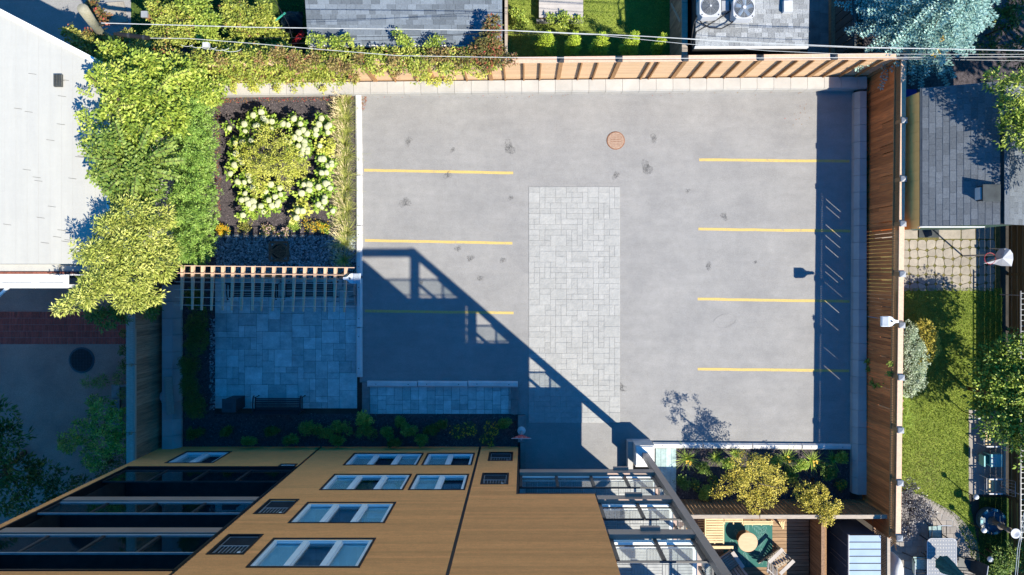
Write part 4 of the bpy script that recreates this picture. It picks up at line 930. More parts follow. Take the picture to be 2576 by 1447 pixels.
for _ in range(26):
    ix=rr.uniform(5,225); iy=rr.uniform(170,640); p=I(ix,iy,ZR+.006); b.bar(p,p+Vector((.26,-.035,0)),.010,.004)
b.build('seam_marks','roof_vent_grey',wr,kind='stuff')
p=I(146.5,203,ZR+.05); b=MB(); b.box(p.x-.13,p.x+.13,p.y-.2,p.y+.2,ZR,ZR+.08); v=b.build('roof_vent','roof_vent_grey',wr); b=MB()
for i in range(5): b.box(p.x-.12+i*.05,p.x-.10+i*.05,p.y-.19,p.y+.19,ZR+.082,ZR+.10)
b.build('vent_slats','fan_dark',v)
MB().boxg(-330,rx(135),yB+.6,ry(682),ZR-.35,ZR-.25).build('lower_roof','roof_white',wr); MB().boxg(rx(135)+.5,rx(230),yB+3,ry(682),ZR-.40,ZR-.32).build('lower_roof','roof_white',wr)
me=slabmesh('brick_shape2','brick_red',.04); x=rx(-60)
while x<rx(225): slab('brick',me,x,x+8.9,ry(683),ry(690),ZR-.25,.1,wr,gap=.014); x+=8.9
MB().boxg(rx(-60),rx(225),ry(682.5),ry(690.5),ZR-.5,ZR-.345).build('parapet','concrete_white',wr)
cn = thing('canopy', I(60,708,3.4), 'white flat canopy along the bottom edge of the white-roofed building', 'canopy')
cx=lambda ix: G(ix,0,3.5)[0]; cy=lambda iy: G(0,iy,3.5)[1]
for a,c in [(-110,-4),(0,83),(86,170)]: MB().boxg(cx(a),cx(c),cy(693),cy(725),3.42,3.48).build('canopy_panel','white_frame',cn)
MB().boxg(cx(-110),cx(270),cy(691),cy(692.8),3.40,3.60).build('fascia','white_frame',cn)
for a in (-2,84.5): MB().boxg(cx(a)-2,cx(a)+2,cy(693),cy(725),3.482,3.53).build('rib','white_frame',cn)
for a,c in [(-100,80),(98,160)]: MB().boxg(cx(a),cx(c),cy(712),cy(713),3.485,3.51).build('seam','fan_dark',cn)
MB().bar(I(-20,760,3.0),I(20,724,3.4),.08,.08).build('strut','white_frame',cn)
MB().boxg(cx(160),cx(168),cy(716),cy(724),0,3.4).build('post','white_frame',cn)
# shed by the deck
sh = thing('garden_shed', W(2115,1400), 'pale blue metal shed roof with raised seams, beside the terrace lattice', 'shed')
MB().boxg(2081,2150,1304,1520,0,1.88).build('wall','shed_wall',sh); y=1301
while y<1515: MB().boxg(2080,2154,y+.4,y+16.2,1.885,1.93).build('roof_panel','shed_blue',sh); MB().boxg(2079.5,2154.5,y-.4,y+.4,1.885,1.955).build('seam','fan_dark',sh); y+=16.6
MB().boxg(2078,2080,1300,1520,1.86,1.95).build('gutter','white_plastic',sh); b=MB()
for y in (1330,1380,1430): frame4g=(y,y+40); b.boxg(2079.6,2080.6,y,y+1.5,.3,1.7); b.boxg(2079.6,2080.6,y+38,y+39.5,.3,1.7)
b.build('door_trim','metal_grey',sh)
# ================================================================ PERGOLA, LAMPS, BENCHES
pg = thing('pergola', W(712,700), 'timber pergola of slender rafters and thin cross rods over the shaded patio benches', 'pergola')
zp=2.5
xs_t=[463,503.4,526.6,550.5,574,597.7,621.5,645.3,661.7+0]; 
zx=lambda z: 442.7+z*.1875; zy=lambda z: 644+z*.1875
tops=[(80,125),(217,122),(353,127),(487,127),(624,127),(761,130),(895,130),(1030,130),(1168,133),(1310,137),(1448,140),(1586,143),(1727,145),(1864,146),(2001,147),(2137,148),(2277,150)]
bots=[(70,722),(216,720),(340,727),(470,732),(620,732),(739,733),(870,733),(1021,733),(1137,742),(1289,741),(1419,745),(1563,747),(1701,747),(1854,748),(1991,748),(2118,750),(2252,757)]
for (a,ya),(c,yc) in zip(tops,bots):
    p=I(zx(a),zy(ya),zp+.12); q=I(zx(c),zy(yc),zp+.12); b=MB(); w0,w1=.052,.030; d=(q-p).normalized(); n=Vector((d.y,-d.x,0))
    b.box8([tuple(v) for v in [q-n*w1-Vector((0,0,.05)),q+n*w1-Vector((0,0,.05)),p+n*w0-Vector((0,0,.14)),p-n*w0-Vector((0,0,.14)),q-n*w1,q+n*w1,p+n*w0,p-n*w0]]); b.build('rafter','wood_pergola',pg)
for k,(y0,xe) in enumerate([(130,2395),(230,2250),(347,2330),(451,2380),(554,2380),(658,2400)]):
    p=I(zx(20 if k<2 else -20),zy(y0),zp+.15); q=I(zx(xe),zy(y0+27),zp+.15); MB().tube([p,q],.016 if k<2 else .009,6).build('cross_rod','wood_cap' if k<2 else 'wire_pale',pg)
for gx in (535,712,893): MB().boxg(gx-5,gx+5,687,697,0,2.30).build('post','wood_post',pg)
MB().bar(W(528,697.5,2.22),W(900,701,2.22),.045,.14).build('beam','wood_pergola',pg); MB().bar(W(528,686,2.22),W(897,689,2.22),.03,.12).build('beam','wood_pergola',pg)
def lamp(px,py,z,dirx,label):
    """flood lamp: neck at (px,py) pointing along dirx in the plan"""
    p=I(px,py,z); t=thing('flood_lamp',(p.x,p.y,z),label,'lamp','flood lamps on the posts round the lot'); d=dirx
    prof=[(0,.045),(.10,.05),(.16,.08),(.24,.16),(.32,.178),(.60,.178)]
    up=[(p.x+d*x,p.y+h) for x,h in prof]; dn=[(p.x+d*x,p.y-h) for x,h in prof][::-1]
    MB().prism(up+dn,z-.09,z).build('housing','lamp_white',t)
    for k in range(11):
        y=p.y-.15+k*.03; MB().box(p.x+d*.36,p.x+d*.58,y-.007,y+.007,z,z+.028).build('cooling_fin','lamp_white',t)
    MB().box(min(p.x+d*.34,p.x+d*.59),max(p.x+d*.34,p.x+d*.59),p.y-.165,p.y+.165,z+.0005,z+.004).build('fin_tray','shed_blue',t)
    MB().lathe((p.x+d*.24,p.y,z),[(.035,0),(.03,.04)],12).build('photo_cell','dark_metal',t); MB().box(min(p.x+d*.3,p.x+d*.58),max(p.x+d*.3,p.x+d*.58),p.y-.14,p.y+.14,z-.11,z-.091).build('lens','white_plastic',t)
    MB().box(min(p.x,p.x-d*.14),max(p.x,p.x-d*.14),p.y-.04,p.y+.04,z-.09,z-.01).build('arm','dark_metal',t); return t
lamp(2261,809,2.85,-1,'grey-white flood lamp with cooling fins on the tall right fence')
lamp(863,701,2.75,1,'grey-white flood lamp with cooling fins at the right end of the pergola')
t=thing('conduit',W(2172,795),'thin grey conduit running up the right fence to the flood lamp','pipe'); MB().tube([W(2170,795,.42),W(2173,796,1.2),W(2176,800,2.35)],.018,6).build('pipe','metal_grey',t)
def bench(gx0,gx1,gy,back,label,h=.78):
    """gy = plan y of the rear edge; back=+1 back on the lower (south) side"""
    t=thing('park_bench',W((gx0+gx1)/2,gy),label,'bench','dark slatted benches on the patio'); s_=back
    for k in range(7): y=gy-s_*(6+k*4.4); MB().boxg(gx0+2,gx1-2,y-1.6,y+1.6,.42,.455).build('seat_slat','bench_dark',t)
    for k in range(5): y=gy-s_*(3.2-k*1.0); MB().boxg(gx0+2,gx1-2,y-.7,y+.7,.50+k*.085,.57+k*.085).build('back_slat','bench_dark',t)
    for x in (gx0,gx1):
        b=MB(); b.tube([W(x,gy-s_*36,0),W(x,gy-s_*35,.40),W(x,gy-s_*37,.62),W(x,gy-s_*20,.67),W(x,gy-s_*3,.66)],.028,6); b.tube([W(x,gy+s_*3,0),W(x,gy-s_*4,.42),W(x,gy+s_*1.5,.95)],.028,6); b.tube([W(x,gy-s_*35,.40),W(x,gy-s_*4,.40)],.025,6); b.tube([W(x,gy-s_*37,.62),W(x,gy-s_*41,.58),W(x,gy-s_*40,.50)],.022,6); b.build('end_frame','bench_dark',t)
    return t
bench(588,707,712,-1,'dark slatted bench under the left half of the pergola'); bench(728,850,711,-1,'dark slatted bench under the right half of the pergola')
bench(652,768,1031,1,'dark slatted bench alone at the lower patio edge beside the square bin')
t=thing('litter_bin',W(600,1015),'dark square litter bin at the lower patio edge left of the bench','bin'); MB().boxg(587,617,995,1024,0,.92).build('body','bench_dark',t); MB().boxg(585,618.5,993,1025.5,.925,.98).build('lid','dark_metal',t); MB().boxg(594,610,1002,1017,.985,1.0).build('lid_panel','fan_dark',t)
t=thing('crumpled_bag',I(408,1001,.3),'crumpled pale plastic bag in the gravel gap beside the left fence','bag')
b=MB(); c=I(408,1001,.15); rr=random.Random(5)
rings=[]; 
for i in range(5):
    for k in range(9):
        a=k*6.283/9; r=(.05+.10*math.sin(math.pi*(i+.6)/5))*rr.uniform(.7,1.25); b.v.append((c.x+r*math.cos(a)*.8,c.y+r*math.sin(a)*1.5,.03+i*.05+rr.uniform(-.02,.02)))
for i in range(4):
    for k in range(9): b.f.append((i*9+k,i*9+(k+1)%9,(i+1)*9+(k+1)%9,(i+1)*9+k))
b.f.append(tuple(36+k for k in range(9))); b.build('bag','white_plastic',t)
# ================================================================ WIRES AND POLE
def wire(pts,label,m,r=.009,z=5.2,sag=.0,grp='overhead lines along the top of the view'):
    P=[I(x,y,z) for x,y in pts]; t=thing('overhead_wire',P[0],label,'cable',grp); Q=[]
    for a,c in zip(P[:-1],P[1:]):
        for k in range(6): Q.append(a.lerp(c,k/6))
    Q.append(P[-1]); n=len(Q)-1; Q=[q-Vector((0,0,sag*4*(i/n)*(1-i/n))) for i,q in enumerate(Q)]
    MB().tube(Q,r,5).build('cable',m,t); return t
wire([(255,58),(644,69),(1288,77),(1611,91),(1932,109),(2172,119),(2700,130)],'upper pale overhead cable running from the leaning pole across the whole view','wire_pale',.013,5.4)
wire([(375,96),(476,97),(644,110),(800,124),(1000,140),(1288,145),(1700,147),(2576,143),(2700,142)],'lower pale cable running just over the top fence','wire_pale',.011,3.4)
wire([(644,96),(970,92),(1250,83),(1611,91)],'thin dark cable joining the upper line over the garage','wire_black',.008,5.0)
wire([(720,110),(1000,100),(1300,78)],'thin dark cable slanting across the garage roof','wire_black',.007,5.2)
wire([(1288,78),(1500,88),(1720,110),(1932,128),(2120,136),(2600,137)],'thin pale cable over the cedar shrubs','wire_pale',.007,4.6)
wire([(1600,90),(1932,112),(2172,121),(2600,126)],'thin pale cable twisted beside the upper line','wire_pale',.006,5.3)
wire([(1288,148),(1500,150),(1900,149),(2300,146),(2600,150),(2700,151)],'thin black cable along the fence cap','wire_black',.008,3.3)
wire([(2250,148),(2576,153),(2700,154)],'thin pale cable over the blue spruce','wire_pale',.006,3.4)
wire([(680,-20),(725,60),(735,95)],'dark service cable dropping into the vines at the top left','wire_black',.012,5.0)
wire([(2576,1290),(2560,1380),(2552,1470)],'pale twin cable at the lower right corner','wire_pale',.010,5.0)
wire([(2581,1290),(2565,1380),(2557,1470)],'second strand of the pale twin cable at the lower right corner','wire_pale',.008,5.0)
t=thing('splice_case',I(335,91,3.4),'black cylindrical splice case hanging on the lower cable in the vines','cable box')
MB().tube([I(288,85,3.9),I(300,87,3.9),I(303,87,3.9)],.05,10).build('nozzle','wire_black',t); MB().tube([I(296,86,3.9),I(375,96,3.9)],.075,12).build('body','wire_black',t,smooth=False)
MB().tube([I(322,89,3.9),I(328,90,3.9)],.084,12).build('clamp','dark_metal',t); MB().tube([I(360,94,3.9),I(366,95,3.9)],.084,12).build('clamp','dark_metal',t)
t=thing('terminal_box',I(515,111,3.4),'small pale junction box with looping cables on the lower line','cable box'); q=I(763,167-0,3.4); q=I(768-5,170-3,3.4)
b=MB(); q=I(767,167,3.4); q=I(515,111,3.5); b.box(q.x-.10,q.x+.10,q.y-.08,q.y+.08,3.3,3.45); b.build('box','white_plastic',t)
for k in range(5):
    cx_,cy_=470+k*28,112+k*2.5; r=9+k*1.6; MB().tube([I(cx_+r*1.6*math.cos(a),cy_+r*.55*math.sin(a),3.4) for a in [math.pi*(0.05+.9*i/12) for i in range(13)]],.010,5).build('cable_loop','wire_pale',t)
t=thing('utility_pole',W(330,132),'short weathered grey-green utility pole leaning out of the red vines, top left','pole'); MB().tube([W(332,128,0),I(254,84,2.2),I(232,56,5.2),I(209,23,7.5)],.13,12,.15).build('shaft','pole_wood',t,smooth=True); MB().bar(I(236,66,4.6),I(262,60,4.7),.05,.08).build('bracket','dark_metal',t); MB().lathe(I(245,70,4.2),[(.05,0),(.05,.12),(.02,.15)],10).build('insulator','white_plastic',t)
# ================================================================ DECK FURNITURE (bottom right)
dk = struct('deck', MB().boxg(1640,2030,1263,1520,.20,.24), 'hole_black')
y=1264
while y<1520: 
    for a,c in ((1642,1800),(1800.6,2028)): MB().boxg(a,c,y+.5,y+8.6,.245,.275).build('deck_board','deck_board' if y>1268 else 'deck_board',dk)
    y+=9.1
rz=.28
rug = thing('rug', I(1882,1370,rz), 'teal rug with pale palm fronds on the wooden deck', 'rug')
gx,gy=G(1820,1310,rz); gx2,gy2=G(1943,1427,rz); MB().boxg(gx,gx2,gy,gy2,.277,.285).build('cloth','rug_teal',rug)
def frond(cx_,cy_,ang,L,n,m='rug_pale'):
    b=MB(); a=math.radians(ang); d=(math.cos(a),math.sin(a)); 
    for k in range(n):
        t_=k/n; bx,by=cx_+d[0]*L*t_,cy_+d[1]*L*t_; l=L*.42*math.sin(math.pi*(t_*.8+.18))
        for s_ in (-1,1):
            a2=a+s_*.62; e=(bx+math.cos(a2)*l,by+math.sin(a2)*l); nx_,ny_=-math.sin(a2)*1.1,math.cos(a2)*1.1
            q=[(bx,by),(bx+math.cos(a2)*l*.4+nx_,by+math.sin(a2)*l*.4+ny_),e,(bx+math.cos(a2)*l*.4-nx_,by+math.sin(a2)*l*.4-ny_)]
            if all(gx+1<p[0]<gx2-1 and gy+1<p[1]<gy2-1 for p in q): b.sheet(q,.289)
    if b.f: b.build('palm_print',m,rug)
cxr,cyr=(gx+gx2)/2,(gy+gy2)/2
for (ox,oy,an,L) in [(-34,-38,60,52),(-42,-12,80,60),(-46,20,30,46),(10,-48,40,52),(44,-46,110,58),(30,10,70,50),(-10,20,75,40),(48,20,130,36),(0,-52,100,30)]: frond(cxr+ox,cyr+oy,an,L,9)
tb = thing('round_table', I(1881,1365,.75), 'round pale wooden table on the teal rug', 'table'); q=I(1881.7,1364.6,.78)
MB().lathe((q.x,q.y,0),[(.365,.73),(.37,.745),(.365,.775)],40).build('table_top','table_wood',tb); MB().lathe((q.x,q.y,0),[(.30,.29),(.12,.32),(.09,.70),(.14,.728)],20).build('pedestal','fence_brown',tb)
def pallet(x0,x1,y0,y1,z,label,vertical,back=True):
    a,c=G(x0,y0,z),G(x1,y1,z); t=thing('slatted_bench',W((a[0]+c[0])/2,(a[1]+c[1])/2),label,'bench','pale slatted benches on the deck')
    if vertical:
        n=int((c[1]-a[1])/6.2)
        for k in range(n): MB().boxg(a[0]+4,c[0]-2,a[1]+k*6.2,a[1]+k*6.2+4.6,z-.03,z).build('slat','pallet_wood',t)
        for x in (a[0],(a[0]+c[0])/2,c[0]-1.8): MB().boxg(x,x+3.2,a[1]-1,c[1]+1,z-.12,z-.032 if x not in (a[0],) else z+.02).build('rail','pallet_wood',t)
        for x in (a[0],c[0]-4):
            for y in (a[1],c[1]-4): MB().boxg(x,x+3,y,y+3,.28,z-.125).build('leg','pallet_wood',t)
    else:
        n=max(2,int((c[1]-a[1])/5.5))
        for k in range(n): MB().boxg(a[0],c[0],a[1]+k*5.5,a[1]+k*5.5+4.0,z-.03,z).build('slat','pallet_wood',t)
        k=a[0]
        while k<c[0]: MB().boxg(k,k+2.6,a[1]-1,c[1]+1,z-.10,z-.032).build('rail','pallet_wood',t); k+=22
        for x in (a[0],c[0]-4):
            for y in (a[1],c[1]-4): MB().boxg(x,x+3,y,y+3,.28,z-.105).build('leg','pallet_wood',t)
pallet(1773,1821,1304,1370,.70,'pale slatted bench on the left side of the rug',True); pallet(1822,1868,1304,1319,.70,'pale slatted bench along the fence, left one above the rug',False); pallet(1870,1945,1311,1322,.62,'low pale slatted bench along the fence, right one above the rug',False)
t=thing('plank_stack',I(1795,1374,.5),'pale plank laid across the lower end of the left slatted bench','plank'); a=G(1785,1370,.6); c=G(1842,1377,.6); MB().boxg(a[0],c[0],a[1],c[1],.72,.76).build('plank','pallet_wood',t)
t=thing('folding_easel',I(1968,1316,1.0),'pale timber frame leaning on the deck fence by its white top plank','frame'); 
for (p,q) in [((1960,1312,.8),(1970,1330,.30)),((1970,1330,.30),(1972,1311,.95)),((1966,1311,.9),(1967,1324,.5))]: MB().bar(I(*p),I(*q),.05,.03).build('bar','pallet_wood',t)
def adirondack(ix,iy,rot,label):
    z0=.28; p=I(ix,iy,.65); t=thing('slatted_armchair',(p.x,p.y,z0),label,'chair','slatted wooden armchairs on the deck'); t.rotation_euler=(0,0,rot); t2=t
    def part(b,n,m):   # local coordinates, front = +y
        me=bpy.data.meshes.new(n); me.from_pydata(b.v,[],b.f); me.materials.append(MATS[m]); o=bpy.data.objects.new(n,me); COL.objects.link(o); o.parent=t; return o
    for k in range(6): y=.30-k*.10; b=MB(); b.bar((-.27,y,.38-k*.022),(.27,y,.38-k*.022),.075,.02); part(b,'seat_slat','wood_weathered')
    for k in range(5): x=-.22+k*.11; b=MB(); b.bar((x,-.26,.30),(x*1.15,-.58,.98-abs(k-2)*.03),.085,.02,up=Vector((0,1,.4))); part(b,'back_slat','wood_weathered' if k%2 else 'deck_pale')
    for s_ in (-1,1):
        b=MB(); b.box(s_*.30-.07,s_*.30+.07,-.30,.42,.56,.585); part(b,'armrest','deck_pale')
        b=MB(); b.box(s_*.28-.02,s_*.28+.02,.30,.38,0,.555); part(b,'leg','wood_weathered'); b=MB(); b.bar((s_*.28,.34,.36),(s_*.28,-.62,.03),.03,.10); part(b,'leg','wood_weathered')
    b=MB(); b.box(-.28,.28,.36,.39,.25,.36); part(b,'apron','deck_pale'); b=MB(); b.bar((-.28,-.50,.80),(.28,-.50,.80),.06,.02); part(b,'back_rail','deck_pale'); return t
adirondack(1958,1410,math.radians(158+180-24),'slatted wooden armchair to the lower right of the rug'); adirondack(1838,1418,math.radians(35),'slatted wooden armchair to the lower left of the rug, half hidden by the steel post')
# ================================================================ RIGHT-HAND GARDENS
def slingchair(ix,iy,rot,label,fab='sling_fabric'):
    p=I(ix,iy,.45); t=thing('garden_chair',(p.x,p.y,.02),label,'chair','sling chairs round the glass table'); t.rotation_euler=(0,0,rot)
    def part(b,n,m,sm=False):
        me=bpy.data.meshes.new(n); me.from_pydata(b.v,[],b.f); me.materials.append(MATS[m]); 
        if sm: me.shade_smooth()
        o=bpy.data.objects.new(n,me); COL.objects.link(o); o.parent=t
    b=MB(); b.add([(-.24,.25,.42),(.24,.25,.42),(.24,-.22,.38),(-.24,-.22,.38),(-.24,.25,.41),(.24,.25,.41),(.24,-.22,.37),(-.24,-.22,.37)],[(0,3,2,1),(4,5,6,7),(0,1,5,4),(2,3,7,6)]); part(b,'seat',fab)
    b=MB(); b.add([(-.24,-.22,.38),(.24,-.22,.38),(.24,-.46,1.0),(-.24,-.46,1.0),(-.24,-.235,.38),(.24,-.235,.38),(.24,-.475,1.0),(-.24,-.475,1.0)],[(0,1,2,3),(4,7,6,5),(2,6,7,3)]); part(b,'backrest',fab)
    for s_ in (-1,1):
        b=MB(); x=s_*.27; b.tube([(x,.32,0),(x,.30,.35),(x,.22,.62),(x,-.05,.66),(x,-.34,.66)],.016,6); part(b,'armrest','wire_black',True)
        b=MB(); b.tube([(x*.93,.26,.42),(x*.93,-.22,.38),(x*.93,-.47,1.02)],.014,6); b.tube([(x,-.42,0),(x*.95,-.25,.42)],.014,6); part(b,'frame','wire_black',True)
    b=MB(); b.tube([(-.25,-.47,1.02),(.25,-.47,1.02)],.016,6); part(b,'top_rail','white_plastic')
slingchair(2354,1340,math.radians(180),'sling garden chair above the glass table, facing it'); slingchair(2312,1418,math.radians(-90),'sling garden chair left of the glass table'); slingchair(2428,1420,math.radians(82),'dark sling garden chair right of the glass table','fan_dark')
gt=thing('glass_table',I(2370,1420,.73),'long white patterned glass table on the round paver terrace','table'); a=G(2333,1355,.73); c=G(2406,1500,.73); A=W(*a); C=W(*c); r=.16
pts=[]
for (cx_,cy_,a0) in [(C.x-r,A.y-r,0),(A.x+r,A.y-r,90),(A.x+r,C.y+r,180),(C.x-r,C.y+r,270)]:
    for k in range(6): an=math.radians(a0+k*18); pts.append((cx_+r*math.cos(an),cy_+r*math.sin(an)))
MB().prism(pts,.715,.73).build('table_top','table_glass',gt); m_=[(A.x+(x-A.x),y) for x,y in pts]
b=MB(); n=len(pts); b.tube([(x,y,.722) for x,y in pts+[pts[0]]],.018,6); b.build('rim','white_plastic',gt)
b=MB()
for k in range(10):
    for j in range(16): x=A.x+.08+k*(C.x-A.x-.16)/9; y=C.y+.08+j*(A.y-C.y-.16)/15; b.lathe((x,y,.73),[(.028,0),(.012,.005)],6)
b.build('dimples','concrete',gt,kind='stuff')
for x in (A.x+.1,C.x-.1):
    for y in (A.y-.12,C.y+.12): MB().tube([(x,y,.02),(x,y,.712)],.02,8).build('leg','wire_black',gt)
um=thing('garden_umbrella',I(2352,1405,.73),'closed teal garden umbrella standing through the glass table','umbrella'); q=W(*G(2358,1408,.8)); MB().tube([(q.x,q.y,.02),(q.x,q.y,2.7)],.02,8).build('pole','wire_black',um); b=MB(); n=16; prof=[(.26,1.15),(.24,1.4),(.15,1.9),(.09,2.4),(.03,2.68)]
for i,(r_,z_) in enumerate(prof):
    for k in range(n): a_=2*math.pi*k/n; rr=r_*(1+.28*(k%2)); b.v.append((q.x+rr*math.cos(a_),q.y+rr*math.sin(a_),z_+(.05 if k%2 else 0)*(i==0)))
for i in range(len(prof)-1):
    for k in range(n): b.f.append((i*n+k,i*n+(k+1)%n,(i+1)*n+(k+1)%n,(i+1)*n+k))
b.f.append(tuple((len(prof)-1)*n+k for k in range(n))); b.build('canopy','teal_fabric',um)
t=thing('covered_grill',I(2262,1420,.9),'grey covered object against the lattice fence at the lower left of the terrace','cover'); a=G(2256,1390,.9)
b=MB(); c_=W(*G(2262,1435,.9)); prof=[(.20,0.02),(.22,.4),(.20,.8),(.12,.98)]
for i,(r_,z_) in enumerate(prof):
    for k in range(14): a_=2*math.pi*k/14; rr=r_*(1+.08*math.sin(k*3.1)); b.v.append((c_.x+rr*math.cos(a_),c_.y+rr*2.2*math.sin(a_),z_))
for i in range(3):
    for k in range(14): b.f.append((i*14+k,i*14+(k+1)%14,(i+1)*14+(k+1)%14,(i+1)*14+k))
b.f.append(tuple(42+k for k in range(14))); b.build('cover','lamp_white',t,smooth=True)
# fountain
ft=thing('fountain',W(2450,1270),'round blue-tiled basin with a carved column and white top bowl','fountain'); q=I(2498,1312,.35)
MB().lathe((q.x,q.y,0),[(.46,.02),(.50,.30),(.50,.36),(.40,.37),(.36,.30),(.02,.28)],40).build('basin','basin_blue',ft)
for k in range(14): a_=k*.449; MB().bar((q.x+.40*math.cos(a_),q.y+.40*math.sin(a_),.375),(q.x+.49*math.cos(a_),q.y+.49*math.sin(a_),.375),.12,.012).build('tile','aqua_plastic' if k%2 else 'dark_metal',ft)
MB().lathe((q.x,q.y,.28),[(.17,0),(.15,.10),(.09,.14),(.10,.5),(.15,.55),(.08,.6),(.07,.95),(.11,1.0),(.06,1.05),(.05,1.25)],16).build('column','stone_carved',ft)
MB().lathe((q.x,q.y,.28),[(.05,1.251),(.17,1.32),(.18,1.36),(.13,1.36),(.03,1.30)],20).build('bowl','white_plastic',ft)
def globe(ix,iy,z,label):
    p=I(ix,iy,z); t=thing('globe_lamp',(p.x,p.y,.01),label,'lamp','globe garden lamps'); MB().tube([(p.x,p.y,0.01),(p.x,p.y,z-.1)],.018,8).build('stake','wire_black',t); b=MB(); b.lathe((p.x,p.y,z-.1),[(.02,0),(.075,.03),(.10,.08),(.10,.12),(.075,.17),(.02,.20)],16); b.build('globe','lamp_white',t,smooth=True)
globe(2455,1250,.95,'white globe lamp at the end of the slab path'); globe(2491,1407,.95,'white globe lamp beyond the terrace edge'); globe(2462,1048,.95,'white globe lamp at the top of the slab path under the big tree'); globe(2475,1334,.95,'white globe lamp by the round basin')
# seats and toys in the shade
def frameseat(ix,iy,label,w=.55):
    p=I(ix,iy,.45); t=thing('metal_chair',(p.x,p.y,.02),label,'chair','white-framed metal chairs'); x,y=p.x,p.y
    for s_ in (-1,1): MB().box(x-.28,x+.22,y+s_*w/2-.025,y+s_*w/2+.025,.60,.63).build('armrest','white_plastic',t)
    for k in range(3): MB().box(x-.20+k*.12,x-.12+k*.12,y-w/2+.03,y+w/2-.03,.42,.44).build('seat_slat','pallet_wood' if k<2 else 'wood_weathered',t)
    for sx in (-.27,.22):
        for s_ in (-1,1): MB().tube([(x+sx,y+s_*w/2,.02),(x+sx,y+s_*w/2,.62)],.014,6).build('leg','white_plastic',t)
    MB().tube([(x-.27,y-w/2,.45),(x-.27,y+w/2,.45)],.014,6).build('front_rail','white_plastic',t)
    b=MB()
    for k in range(6): b.tube([(x+.24,y-w/2+k*w/5,.46),(x+.45,y-w/2+k*w/5*1.05,1.0)],.008,5)
    b.tube([(x+.45,y-w/2,1.0),(x+.45,y+w/2,1.0)],.014,6); b.build('backrest','metal_grey',t)
frameseat(2500,1221,'white-framed chair with two tan seat slats, lower one on the dark paving'); frameseat(2493,1103,'white-framed chair partly under the big tree, upper one on the dark paving')
t=thing('play_table',I(2507,1159,.5),'bright aqua plastic table top on the dark paving','table'); q=I(2507,1159,.5); MB().box(q.x-.24,q.x+.24,q.y-.24,q.y+.24,.47,.50).build('table_top','aqua_plastic',t)
for k in range(6): MB().box(q.x-.22,q.x-.02,q.y-.2+k*.06,q.y-.17+k*.06,.501,.506).build('rib','white_plastic',t)
for sx in (-.2,.2):
    for sy in (-.2,.2): MB().box(q.x+sx-.02,q.x+sx+.02,q.y+sy-.02,q.y+sy+.02,.02,.468).build('leg','aqua_plastic',t)
t=thing('play_chair',I(2480,1157,.4),'small teal plastic chair left of the aqua table','chair'); q=I(2481,1157,.4); MB().box(q.x-.10,q.x+.18,q.y-.15,q.y+.15,.30,.32).build('seat','teal_fabric',t); MB().box(q.x-.22,q.x-.17,q.y-.20,q.y+.20,.30,.62).build('backrest','aqua_plastic',t)
for sx in (-.08,.15):
    for sy in (-.13,.13): MB().box(q.x+sx-.015,q.x+sx+.015,q.y+sy-.015,q.y+sy+.015,.02,.295).build('leg','teal_fabric',t)
# white fan-shaped shell on a pole (hoop board)
t=thing('hoop_backboard',W(2440,650),'white fan-shaped backboard on a grey pole beyond the stone patio','backboard'); b=MB()
c0=I(2478,663,1.9); pts=[]
fan=[(2475,663,1.75),(2500,664,1.9),(2520,669,2.05),(2545,670,2.3),(2549,652,2.5),(2548,638,2.5),(2541,628,2.5),(2530,624,2.4),(2516,626,2.2),(2508,636,2.1),(2503,650,2.0)]
cen=I(2522,650,2.42); V_=[I(*f) for f in fan]; n=len(V_); b.v=[tuple(cen)]+[tuple(v) for v in V_]+[tuple(cen-Vector((0,0,.05)))]+[tuple(v-Vector((0,0,.04))) for v in V_]
for k in range(n):
    k2=(k+1)%n; b.f.append((0,1+k,1+k2)); b.f.append((n+1,n+2+k2,n+2+k)); b.f.append((1+k,n+2+k,n+2+k2,1+k2))
b.build('board','white_plastic',t); MB().tube([I(2490,625,1.5),I(2528,627,2.4)],.02,6).build('arm','metal_grey',t); qq=I(2522,640,2.35); MB().tube([(qq.x,qq.y,0),(qq.x,qq.y,2.34)],.03,8).build('pole','metal_grey',t)
MB().tube([(cen.x-.3+.2*math.cos(a),cen.y+.2*math.sin(a),2.2) for a in [math.pi*2*i/20 for i in range(21)]],.01,5).build('rim','red_plastic',t)
# top-left oddments
for lab,(x0,y0,x1,y1,z,m,nme) in {'narrow red plastic slide board in the dark gap left of the garage':(764,80,737,115,.5,'red_plastic','slide_board')}.items():
    t=thing(nme,I(x0,y0,z),lab,'slide'); b=MB(); b.bar(I(x0,y0,z+.3),I(x1,y1,z-.2),.16,.03); b.build('board',m,t); b=MB(); p,q=I(x0,y0,z+.3),I(x1,y1,z-.2); d=(q-p).normalized(); n=Vector((d.y,-d.x,0)).normalized()
    for s_ in (-1,1): MB().bar(p+n*s_*.09+Vector((0,0,.03)),q+n*s_*.09+Vector((0,0,.03)),.02,.06).build('edge',m,t)
t=thing('garden_pole',I(705,45,1.5),'green plastic pole lying over the bushes left of the garage','pole'); MB().tube([I(692,53,1.6),I(717,33,1.9)],.035,8).build('pole','green_plastic',t)
t=thing('tarpaulin',I(735,55,.4),'dark folded tarpaulin in the gap left of the garage','tarp'); b=MB(); rr=random.Random(9)
for i in range(7):
    for j in range(7): q=I(712+i*9,35+j*9,0); b.v.append((q.x,q.y,.15+.5*math.exp(-((i-3)**2+(j-3)**2)/6)+rr.uniform(-.06,.06)))
for i in range(6):
    for j in range(6): b.f.append((i*7+j,i*7+j+1,(i+1)*7+j+1,(i+1)*7+j))
b.build('sheet','dark_tarp',t)
